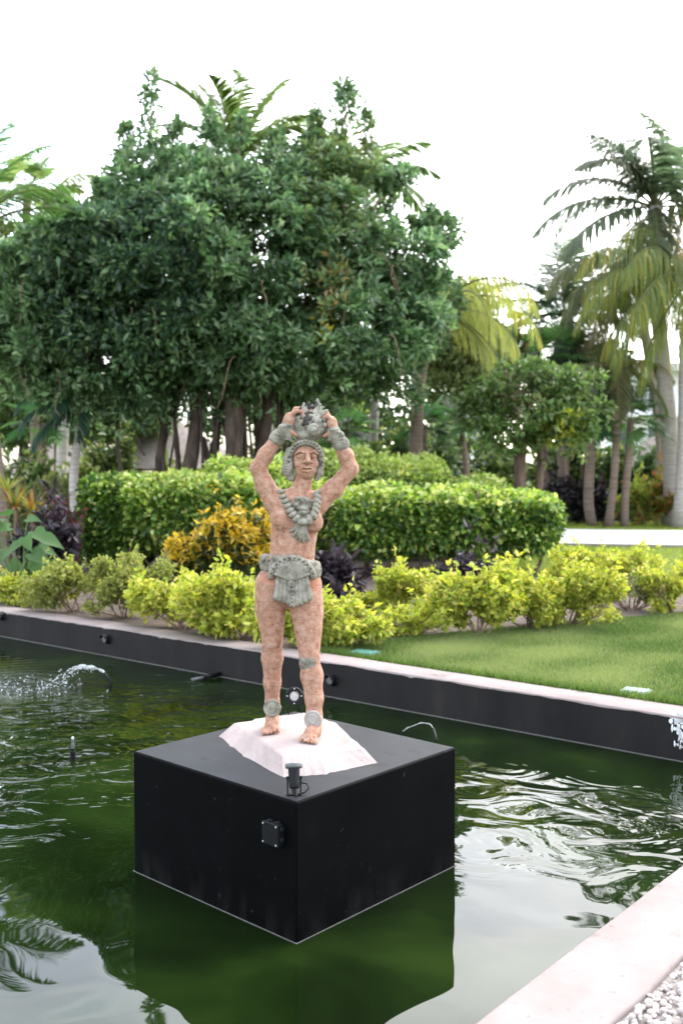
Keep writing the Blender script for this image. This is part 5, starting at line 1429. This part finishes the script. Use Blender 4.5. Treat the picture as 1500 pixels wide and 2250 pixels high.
palm((1240, 690), 38.5, (1236,), 14, 19, 'coconut palm with upright leaves in the gap right of the fig tree', [(180, 30, 85, .95), (165, 55, 95, .9), (110, 82, 40, .9), (75, 80, 45, .95), (30, 55, 70, 1.0), (10, 35, 80, .9), (100, 65, 50, .9), (200, 0, 60, .9), (340, 5, 70, .9), (270, 20, 90, .8), (240, -30, 40, .7), (300, -30, 40, .8)],
     72, 4.1, 1.3, .34, pairs=100, wl=.10, ruff=.1, cols=[(.09, .14, .08), (.12, .17, .095)], wts=(2, 2), mat=M_PALMTRUNK_B, dead=3)
YEL = [(.17, .22, .06), (.20, .25, .075), (.14, .20, .05)]
palm((1520, 610), 34.0, (1493,), 26, 34, 'palm with yellow tipped weeping fronds and pale grey trunk at the right edge', [(186, 52, 125, 1.0), (196, 25, 105, 1.0), (175, 12, 85, .95), (205, -8, 80, 1.0), (182, -28, 60, .95), (214, 40, 120, .9), (225, 5, 90, 1.0), (150, 40, 110, .9), (240, -25, 60, .9), (190, 78, 120, .7), (270, 20, 110, .9), (160, -15, 70, .9), (20, 40, 110, 1.), (330, 30, 110, 1.), (60, 40, 110, 1.), (100, 30, 100, 1.), (205, -45, 40, .9)],
     73, 5.0, 1.4, 1.5, cols=YEL, tipcol=[(.42, .34, .04), (.30, .29, .05), (.18, .22, .05), (.13, .18, .04), (.13, .18, .04)], pairs=105, wl=.034, ruff=.30)
palm((1520, 640), 35.0, (1512,), 24, 30, 'second pale grey palm trunk cut by the right edge of the photo', ring_f(10, -10, 60, 80, 120), 74, 4.8, 1.4, .7, cols=YEL, tipcol=[(.40, .33, .04), (.16, .2, .04)], pairs=90, wl=.034, ruff=.3)
palm((960, 680), 26.0, (885,), 26, 33, 'palm with weeping yellow fronds arching out right of the fig tree', [(4, 30, 115, 1.05), (350, 50, 130, 1.0), (15, 10, 95, .95), (340, 5, 95, .9), (330, -25, 60, .8), (20, 55, 140, .9), (0, -20, 70, .85), (300, 30, 120, .9), (180, 50, 110, .9), (90, 60, 110, .9), (200, 10, 90, .8), (355, 68, 120, .8)],
     75, 3.3, 1.0, 1.4, cols=[(.22, .26, .09), (.26, .29, .11), (.18, .23, .07)], tipcol=[(.46, .40, .08), (.36, .36, .11), (.24, .28, .09)], mat=M_PALMTRUNK_B, pairs=100, wl=.026, ruff=.28)
palm((800, 410), 28.0, (818,), 17, 23, 'palm with slim white trunk whose fronds top the fig tree at the right', [(10, 45, 80, 1.), (30, 25, 90, 1.), (350, 60, 70, .9), (60, 70, 60, 1.), (150, 60, 70, .8), (330, 10, 80, .9), (200, 30, 80, .9), (90, 50, 70, 1.)], 76, 2.5, .8, .35, wl=.09)
palm((520, 365), 28.0, (612,), 20, 26, 'palm whose pale fronds rise above the middle of the fig tree', [(40, 76, 42, 1.25), (150, 78, 40, 1.15), (100, 85, 30, 1.2), (15, 62, 70, 1.15), (170, 55, 75, 1.1), (190, 70, 60, 1.2), (350, 50, 80, 1.1), (60, 60, 60, 1.1), (250, 70, 60, 1.)], 77, 2.7, .85, .3, wl=.10, pairs=60, cols=[(.075, .115, .035), (.10, .14, .045)], wts=(2, 2))
palm((-70, 520), 21.0, (8,), 34, 30, 'palm with grey ringed trunk and long fronds at the left edge', [(40, 72, 50, 1.15), (70, 80, 40, 1.2), (15, 40, 70, 1.05), (350, 55, 90, 1.0),  (100, 60, 60, 1.), (180, 50, 80, 1.), (220, 40, 80, 1.), (300, 45, 100, .9), (10, 62, 80, 1.)],
     78, 2.7, .75, .34, wl=.06, cols=[(.07, .13, .035), (.10, .16, .045)], wts=(2, 2), mat=M_PALMTRUNK_B)
palm((185, 895), 24.5, (178,), 17, 22, 'small palm with drooping blue green fronds under the fig tree', [(185, 45, 120, 1.), (200, 20, 110, 1.), (170, 60, 130, .9), (340, 40, 120, .9), (10, 20, 100, .9), (250, 40, 130, .9), (280, 10, 110, .9), (215, -10, 70, .9)], 79, 2.0, .65, .6, wl=.05, cols=[(.035, .075, .05), (.05, .095, .06)], wts=(2, 2))
palm((110, 450), 31.0, (130,), 20, 26, 'sunlit palm behind the left palm above the fig tree', ring_f(12, 0, 75, 50, 90), 80, 1.9, .8, .35, wl=.075, cols=[(.16, .20, .06), (.12, .16, .05)], wts=(2, 2))
palm((1640, -90), 13.0, (1660,), 30, 34, 'palm whose frond tip hangs into the top right corner', [(182, 20, 75, .95), (170, 45, 95, .9), (200, 0, 60, .9), (90, 60, 70, 1.), (0, 40, 80, 1.), (270, 40, 80, 1.), (320, 20, 80, 1.)], 81, 1.5, .45, .3)
palm((1352, 800), 34.5, (1336,), 14, 19, 'thin leaning brown palm right of the small tree', [(180, 10, 80, .9), (210, -25, 50, .9), (160, -10, 70, .9), (330, -20, 60, .9), (20, 20, 80, .9), (260, -35, 40, .9), (100, 50, 70, .9), (60, 10, 80, .9)], 82, 2.9, 1.0, .6, wl=.08, cols=[(.09, .11, .045), (.14, .13, .06)], wts=(2, 1), mat=M_PALMTRUNK_B)

palm((1400, 600), 37.0, (1452,), 20, 26, 'coconut palm with long hanging green brown fronds below the tallest palm', [(190, 30, 105, 1.0), (205, 5, 90, 1.0), (178, -10, 70, .9), (215, -30, 50, 1.0), (240, -15, 60, .9), (196, -45, 35, 1.0), (225, 40, 110, .9), (160, 30, 100, .9), (30, 40, 90, 1.), (330, 20, 90, 1.), (290, -20, 60, .9), (120, 50, 80, .9), (75, 70, 60, .9)],
     83, 4.2, 1.35, .75, cols=[(.12, .155, .06), (.15, .165, .075), (.19, .17, .09)], pairs=80, wl=.06, ruff=.16, dead=1)

fan_palm((1385, 925), 34.5, 1372, 17, 'fan palm with dark fans right of the leaning trunk', 16, .85, .85, 91)
fan_palm((1285, 935), 35.0, 1303, 22, 'fan palm on a stout leaning brown trunk', 13, .75, .8, 92)
fan_palm((1012, 930), 26.0, 1023, 15, 'small fan palm with slim trunk right of the weeping palm', 13, .5, .55, 93, cols=((.09, .15, .07), (.06, .12, .05)))
fan_palm((1225, 790), 37.0, 1228, 20, 'fan palm crown high behind the small tree', 16, .95, 1.0, 94)
fan_palm((1180, 720), 39.0, 1205, 18, 'bright fan palm below the coconut palm in the gap', 12, .8, 1.0, 95, cols=((.06, .14, .04), (.08, .17, .05)))
fan_palm((760, 950), 26.5, 765, 16, 'fan palm in shade right of the statue shell', 13, .55, .6, 96)
fan_palm((935, 940), 27.0, 940, 16, 'fan palm behind the brown palm trunk', 13, .6, .6, 97)
fan_palm((90, 930), 27.0, 85, 16, 'fan palm in shade behind the left palm trunk', 12, .6, .65, 98)
fan_palm((60, 420), 33.0, 62, 20, 'fan palm high behind the left palm', 14, .8, .9, 99, cols=((.12, .19, .06), (.16, .21, .07)))

# ---- far right planting beyond the path
CRO = [(.34, .20, .05), (.20, .24, .05), (.30, .28, .06), (.12, .17, .04), (.30, .12, .05)]
for i, (x, ty, hw, Yc, lab) in enumerate(((1395, 1048, 50, 36.0, 'yellow green croton bush beyond the path'), (1445, 1056, 45, 35.5, 'orange leaved croton bush beyond the path'), (1498, 1052, 40, 35.5, 'croton bush beyond the path at the right edge'))):
    shrub(x, 1145, ty, hw, lab, 'croton_bush', cols=CRO if i else [(.26, .30, .05), (.18, .24, .05), (.30, .22, .05)], wts=(3, 2, 2, 2, 1) if i else (3, 3, 1), leafL=.24, leafW=.095, n_tw=150, per=8, stems=6, seed=110+i, dens_low=.25, group='croton bushes beyond the path', mat=M_LEAF_SOFT, Y=Yc)
for i, (x, ty, lab) in enumerate(((1212, 1055, 'dark topped column shrub nearest the hedge'), (1245, 1058, 'second dark topped column shrub from the hedge'), (1285, 1060, 'third dark topped column shrub from the hedge'), (1322, 1062, 'dark topped column shrub nearest the crotons'))):
    shrub(x, 1150, ty, 20, lab, 'column_shrub', cols=PURP + [(.07, .06, .04)], wts=(3, 3, 2, 2, 2), leafL=.16, leafW=.07, n_tw=170, per=7, stems=6, seed=120+i, dens_low=.30, group='dark column shrubs beyond the path', mat=M_LEAF, Y=36.5)
def hb2(x0, x1, y_top, Yf, Yb): return hb(x0, x1, y_top, Yf, Yb, .0)
hedge([hb2(1180, 1400, 1092, 38, 39.5)], 'low grey green hedge behind the dark column shrubs', 5000, 131, cols=[(.06, .09, .04), (.09, .12, .05), (.10, .08, .06)], wts=(3, 2, 1), newfrac=.1, leaf=(.2, .1), floor_z=.0, group='far hedges')
hedge([hb2(-250, 260, 1062, 27, 29)], 'sunny yellow green hedge far behind the left palm trunks', 9000, 132, cols=[(.20, .25, .05), (.14, .2, .04), (.26, .3, .08)], wts=(3, 2, 2), newfrac=.8, leaf=(.2, .10), floor_z=.0, group='far hedges')
hedge([hb2(240, 560, 1050, 27.5, 29)], 'yellow green hedge far behind the fig trunks', 6000, 133, cols=[(.20, .25, .05), (.14, .2, .04), (.26, .3, .08)], wts=(3, 2, 2), newfrac=.8, leaf=(.2, .10), floor_z=.0, group='far hedges')
hedge([hb2(560, 1090, 945, 30, 33), hb2(640, 900, 900, 31, 33)], 'tall shady shrubbery far behind the palm trunks', 14000, 134, cols=[(.05, .09, .03), (.08, .13, .045), (.17, .22, .06)], wts=(3, 2, .8), newfrac=.3, leaf=(.24, .12), floor_z=.0, group='far hedges')

UND = [(.09, .14, .04), (.14, .20, .05), (.06, .10, .035), (.22, .26, .08)]
for i, (x, ty, hw, Yu, cl, lab) in enumerate(((30, 985, 70, 25.0, UND, 'leafy bush behind the ringed palm trunk at left'), (135, 1000, 60, 26.0, [(.22, .27, .07), (.16, .22, .05), (.30, .33, .12)], 'yellow green ferny bush left of the white palm trunk'),
        (245, 975, 55, 26.5, [(.10, .15, .05), (.18, .22, .07)], 'loose bush between the white trunk and the fig roots'), (330, 1005, 60, 26.0, [(.24, .29, .08), (.16, .22, .05)], 'low yellow green bush in front of the thatched hut'),
        (705, 955, 60, 27.0, UND, 'shady bush right of the statue shell'), (860, 965, 60, 27.5, UND, 'shady bush between the white and brown palm trunks'), (960, 975, 50, 27.0, [(.12, .18, .07), (.09, .14, .05)], 'bush left of the small fan palm'),
        (1100, 985, 55, 28.0, UND, 'bush behind the small tree trunk'), (1215, 985, 50, 39.5, UND, 'leafy bush right of the small tree trunk'), (1268, 960, 45, 40.0, [(.07, .12, .05), (.10, .15, .06)], 'dark bush behind the stout leaning trunk'),
        (1325, 985, 45, 40.5, UND, 'bush behind the thin leaning palm'), (1400, 990, 45, 40.0, [(.10, .16, .06), (.08, .13, .05)], 'green bush under the fan palm at right'), (1180, 1010, 40, 41.0, [(.10, .15, .05), (.16, .2, .06)], 'low bush at the end of the far hedge'))):
    shrub(x, 1130, ty, hw, lab, 'leafy_bush', cols=cl, wts=[1]*len(cl), leafL=.24*Yu/27, leafW=.10*Yu/27, n_tw=190, per=7, stems=5, seed=160+i, dens_low=.8, group='bushes under the trees', mat=M_LEAF, Y=Yu)

# far trees that close the view
def bg_tree(x, y, rx, ry, Y, label, seed, cols, n=1500, base_w=22):
    r_ = random.Random(seed); bl = [(x, y, rx, ry, 0, 1)] + [(x + r_.uniform(-.7, .7)*rx, y + r_.uniform(-.7, .6)*ry, rx*r_.uniform(.35, .55), ry*r_.uniform(.35, .6), r_.uniform(-1, 1), .8) for _ in range(6)]
    tree(bl, [(x, 1080, x + r_.uniform(-10, 10), y + ry*.4, base_w, base_w*.6, 0)], label, 'background_tree', seed, int(n*1.3), 6, (.26, .12), cols, [1]*len(cols), Y, at(x, 1100, Y), limb_r=.1, group='trees behind the garden')
bg_tree(120, 610, 190, 130, 33, 'yellow green tree behind the left part of the fig tree', 141, [(.16, .20, .05), (.12, .17, .04), (.22, .24, .08)], 1700)
bg_tree(990, 780, 85, 150, 34, 'light green tree behind the weeping palm', 142, [(.16, .20, .06), (.20, .23, .08), (.12, .16, .05)], 1300)
bg_tree(700, 900, 130, 80, 36, 'shaded tree behind the statue shell', 143, [(.06, .11, .03), (.09, .15, .04), (.20, .25, .06)], 1300)
bg_tree(1290, 850, 90, 110, 38, 'dark tree behind the leaning palms', 144, [(.05, .085, .04), (.07, .11, .05)], 1300)
bg_tree(50, 870, 150, 110, 36, 'shaded tree behind the left palm trunk', 145, [(.09, .14, .05), (.14, .19, .06)], 2600)
bg_tree(260, 900, 110, 75, 38, 'pale green tree behind the small drooping palm', 147, [(.14, .19, .06), (.20, .24, .09), (.10, .15, .05)], 1500)
bg_tree(1080, 790, 70, 60, 40, 'pale distant tree in the gap beside the yellow frond', 146, [(.12, .16, .07), (.10, .14, .06)], 700)

# ---- thatched huts and white building far behind
def hut(cx, Yh, half, eave_y, top_y, label, square=False):
    c = V(*at(cx, 1100, Yh)[:2], GZ - .03); zE = at(cx, eave_y, Yh).z - c.z; zT = at(cx, top_y, Yh).z - c.z; R0 = half*Yh/FPX
    root = empty('thatched_hut', c, label, 'hut', 'thatched huts behind the garden')
    prof = []; n = 9
    for i in range(n + 1):
        t = i/n; prof.append((R0*(1 - t)**.85 + .03, zE + (zT - zE)*t))
    prof = [(R0*.96, zE - .06)] + prof
    mb = MB(); nn_ = 40; vs = []
    r_ = random.Random(int(cx))
    for (rr, z) in prof:
        for k2 in range(nn_): a = 2*math.pi*k2/nn_; j = r_.uniform(.985, 1.015); vs.append(V(rr*math.cos(a)*j, rr*math.sin(a)*j, z + r_.uniform(-.02, .02)))
    fs = [(i*nn_+k2, i*nn_+(k2+1) % nn_, (i+1)*nn_+(k2+1) % nn_, (i+1)*nn_+k2) for i in range(len(prof)-1) for k2 in range(nn_)]
    mb.add(vs, fs).build('roof', M_THATCH, root)
    for k2 in range(6):
        a = 2*math.pi*k2/6 + .3; p = V(R0*.8*math.cos(a), R0*.8*math.sin(a), 0)
        MB().tube([p, p + V(0, 0, max(zE, .3) + .15)], .08, 8).build('post', M_STEM, root)
    return root
hut(1440, 42, 115, 1040, 955, 'round thatched hut at the far right behind the crotons')
hut(960, 44, 100, 1030, 955, 'thatched hut with sloping roof left of the small tree')
hut(1085, 48, 110, 1050, 985, 'wide thatched hut behind the small tree')
hut(370, 40, 180, 1030, 915, 'large thatched hut seen between the fig roots')
hut(160, 44, 150, 1040, 935, 'thatched hut behind the small drooping palm')

def building(x0, x1, Yb, y_top, label, rows, cols_):
    a, b_ = at(x0, 1100, Yb), at(x1, 1100, Yb); zT = at(x0, y_top, Yb).z
    c = V((a.x + b_.x)/2, Yb, GZ - .03); root = empty('white_building', c, label, 'building'); w = (b_.x - a.x)/2; H = zT - c.z
    MB().box((-w, 0, 0), (w, 8, H)).build('wall', M_WHITE, root)
    MB().box((-w - .2, -.25, H), (w + .2, 8.2, H + .3)).build('roof', M_WHITE, root)
    fh = H/rows
    for r0 in range(rows):
        MB().box((-w, -1.1, fh*r0 + fh*.93), (w, -.003, fh*(r0 + 1) - .01)).build('balcony_slab', M_WHITE, root)
        for c_ in range(cols_):
            x = -w + (c_ + .5)*2*w/cols_; ww = w/cols_*.55
            wd_ = MB().box((x - ww, -.04, fh*r0 + .3), (x + ww, -.004, fh*r0 + fh*.75)).build('window', M_WHITE, root)
            MB().box((x - ww + .08, -.06, fh*r0 + .38), (x + ww - .08, -.043, fh*r0 + fh*.75 - .08)).build('pane', M_GLASS_DARK, wd_)
building(1330, 1620, 60, 810, 'white hotel building behind the fan palms at the right', 3, 4)
building(985, 1075, 62, 850, 'pale building glimpsed beyond the weeping palm', 3, 2)

# ------------------------------------------------------------------ pool fittings
def wall_pt(px_, z):
    lo_, hi_ = 0.0, 1.0
    p0, p1 = A0 - U*6, B0 + U*6
    x = (px_ - 750)/FPX; dv = V(x, 1, 0)
    t = ((p0.x)*U.y - p0.y*U.x) / (dv.x*U.y - dv.y*U.x)
    q = dv*t; return V(q.x, q.y, z)
MW = Matrix(((U.x, -nU.x, 0, 0), (U.y, -nU.y, 0, 0), (0, 0, 1, 0), (0, 0, 0, 1)))     # local y points out of the wall into the pool
for px_, py_, lab in ((235, 1404, 'round black wall lamp left of the fountain pipe'), (732, 1494, 'round black wall lamp right of the statue legs'), (3, 1354, 'black wall lamp cut by the left edge of the photo')):
    q = wall_pt(px_, 0); q.z = at(px_, py_, q.y).z
    rt = empty('wall_lamp', q - nU*.0015, lab, 'wall lamp', 'lamps set in the pool wall')
    Mx = MW @ Matrix.Rotation(-math.pi/2, 4, 'X')
    MB().lathe([(.062, 0), (.062, .006), (.050, .012), (.046, .05), (.040, .056)], 24, Mx).build('housing', M_FIXTURE, rt, smooth=False)
    MB().lathe([(.034, .0562), (.034, .060), (.01, .062)], 20, Mx).build('lens', M_FIXTURE_G, rt)
    Mh = MW @ Matrix.Translation(V(0, .03, 0))
    hv, hf = [], []
    for i in range(11):
        a = math.radians(20 + 140*i/10)
        for (rr, yy) in ((.052, -.02), (.052, .06), (.058, .06), (.058, -.02)): hv.append(Mh @ V(rr*math.cos(a), yy, rr*math.sin(a)))
    for i in range(10):
        for j in range(4): hf.append((4*i+j, 4*i+(j+1) % 4, 4*i+4+(j+1) % 4, 4*i+4+j))
    MB().add(hv, hf).build('hood', M_FIXTURE, rt)
pA = wall_pt(482, .03); pB = gnd(422, 1494, .03)
pp = empty('drain_pipe', V(pA.x, pA.y, 0), 'black pipe stub sticking out of the pool wall at the waterline', 'pipe')
pa_, pb2 = pA - pp.location, pB - pp.location
MB().tube([pa_ + nU*.003*0, pa_.lerp(pb2, .62)], .022, 12).build('sleeve', M_FIXTURE, pp, smooth=True)
MB().tube([pa_.lerp(pb2, .58), pb2], .016, 12).build('pipe_end', M_FIXTURE_G, pp, smooth=True)
MB().tube([pa_.lerp(pb2, .55), pa_.lerp(pb2, .62)], .027, 12).build('collar', M_FIXTURE, pp)

nz = gnd(160, 1670, 0)
nzr = empty('fountain_nozzle', V(nz.x, nz.y, -.1), 'upright black fountain nozzle in the water left of the plinth', 'fountain nozzle')
MB().lathe([(.020, 0), (.020, .165), (.016, .17), (.016, .185)], 16).build('riser', M_FIXTURE, nzr)
MB().lathe([(.0125, .1855), (.0125, .22), (.0095, .226), (.0095, .252)], 16).build('nozzle_tip', M_FIXTURE_G, nzr)
MB().lathe([(.0085, .2525), (.010, .268), (.005, .272)], 12).build('cap', mat_plain('clear_cap', (.55, .55, .5), .2), nzr)

sp0 = gnd(243, 1509, 0)
ft = empty('fountain_spout', V(sp0.x, sp0.y, -.1), 'bent black fountain spout throwing a small arc of water', 'fountain spout')
kx = sp0.y/FPX
MB().tube([V(0, 0, 0), V(0, 0, .1 + 8*kx), V(-4*kx, 0, .1 + 17*kx), V(-14*kx, 0, .1 + 30*kx)], [.017, .017, .013, .012], 12).build('pipe', M_FIXTURE, ft, smooth=True)
def water_clear():
    m, nd, ln, b = _nodes('spray_water'); b.inputs['Base Color'].default_value = (.93, .95, .96, 1); b.inputs['Roughness'].default_value = .08
    b.inputs['IOR'].default_value = 1.333; b.inputs['Transmission Weight'].default_value = .75; return m
M_SPRAY = water_clear()
wj = empty('water_jet', V(sp0.x, sp0.y, 0), 'thin arc of clear water and drops falling left from the spout', 'water jet')
rj = random.Random(4); arc = []
for i in range(30):
    t = i/29; x = -(14 + 130*t)*kx; z = (30 + 165*t - 205*t*t)*kx*.6 + 14*kx*(1-t)
    arc.append(V(x, 0, max(z, 0)))
sv, sf = MB(), None
n_s = 15
strm = MB().tube(arc[:n_s], [.010 + .006*math.sin(i*1.3) for i in range(n_s)], 8).build('stream', M_SPRAY, wj, smooth=True)
dm = MB()
bmd = bmesh.new(); bmesh.ops.create_icosphere(bmd, subdivisions=1, radius=1.0); dv_ = [v.co.copy() for v in bmd.verts]; bmd.faces.ensure_lookup_table(); df_ = [tuple(v.index for v in f.verts) for f in bmd.faces]; bmd.free()
for i in range(230):
    t = rj.uniform(.2, 1.0); i0 = min(int(t*29), 28); p = arc[i0].lerp(arc[i0+1], t*29 - i0)
    spr = .006 + .05*t; p = p + V(rj.gauss(0, spr), rj.gauss(0, spr*1.3), -abs(rj.gauss(0, .045*t + .01)))
    if p.z < .004: continue
    r0 = rj.uniform(.003, .0085); dm.add([p + q*r0 for q in dv_], df_)
for i in range(150):                                              # splash where it lands
    p = V(arc[-1].x + rj.gauss(-.15, .28), rj.gauss(0, .28), .004 + abs(rj.gauss(0, .018))); r0 = rj.uniform(.003, .008); dm.add([p + q*r0 for q in dv_], df_)
dr = dm.build('drops', M_SPRAY, wj, smooth=True); dr['kind'] = 'stuff'

# irrigation covers in the grass
def cover(px_, py_, w, d, mat, label, rz):
    c = gnd(px_, py_, GZ + .01); c.z = GZ - .03
    rt = empty('valve_cover', c, label, 'valve cover', 'plastic covers in the lawn', rz)
    MB().box((-w, -d, 0), (w, d, .034)).build('frame', mat, rt, bevel=.006)
    MB().box((-w*.86, -d*.86, .0345), (w*.86, d*.86, .041)).build('lid', mat, rt, bevel=.004)
cover(800, 1431, .14, .10, M_TEAL, 'teal green plastic cover at the soil corner by the statue', -.5)
cover(1397, 1515, .115, .085, M_TEAL_PALE, 'pale green plastic cover sunk in the lawn near the wall', -.55)

# fallen leaves on the soil
rs = np.random.RandomState(77)
lp_ = rs.uniform(bed_poly.min(0), bed_poly.max(0), (9000, 2)); lp_ = lp_[inpoly(lp_, bed_poly)]
lp3 = np.column_stack([lp_, np.full(len(lp_), GZ - .016)]); az = rs.uniform(0, 6.28, len(lp3))
LDd = np.stack([np.cos(az), np.sin(az), rs.uniform(-.1, .2, len(lp3))], 1)
lit = leaf_mesh('leaf_litter', rs, lp3, unit(LDd), rs.uniform(.02, .05, len(lp3)), rs.uniform(.012, .025, len(lp3)), pal(rs, len(lp3), [(.20, .14, .08), (.12, .08, .05), (.28, .24, .08), (.30, .24, .16)], (3, 3, 1, 2)), M_LEAF_SOFT, None, (0, 0, 0), shape=4, up=3)
tag(lit, 'fallen leaves and crumbs scattered over the brown soil', 'leaf litter', kind='stuff')
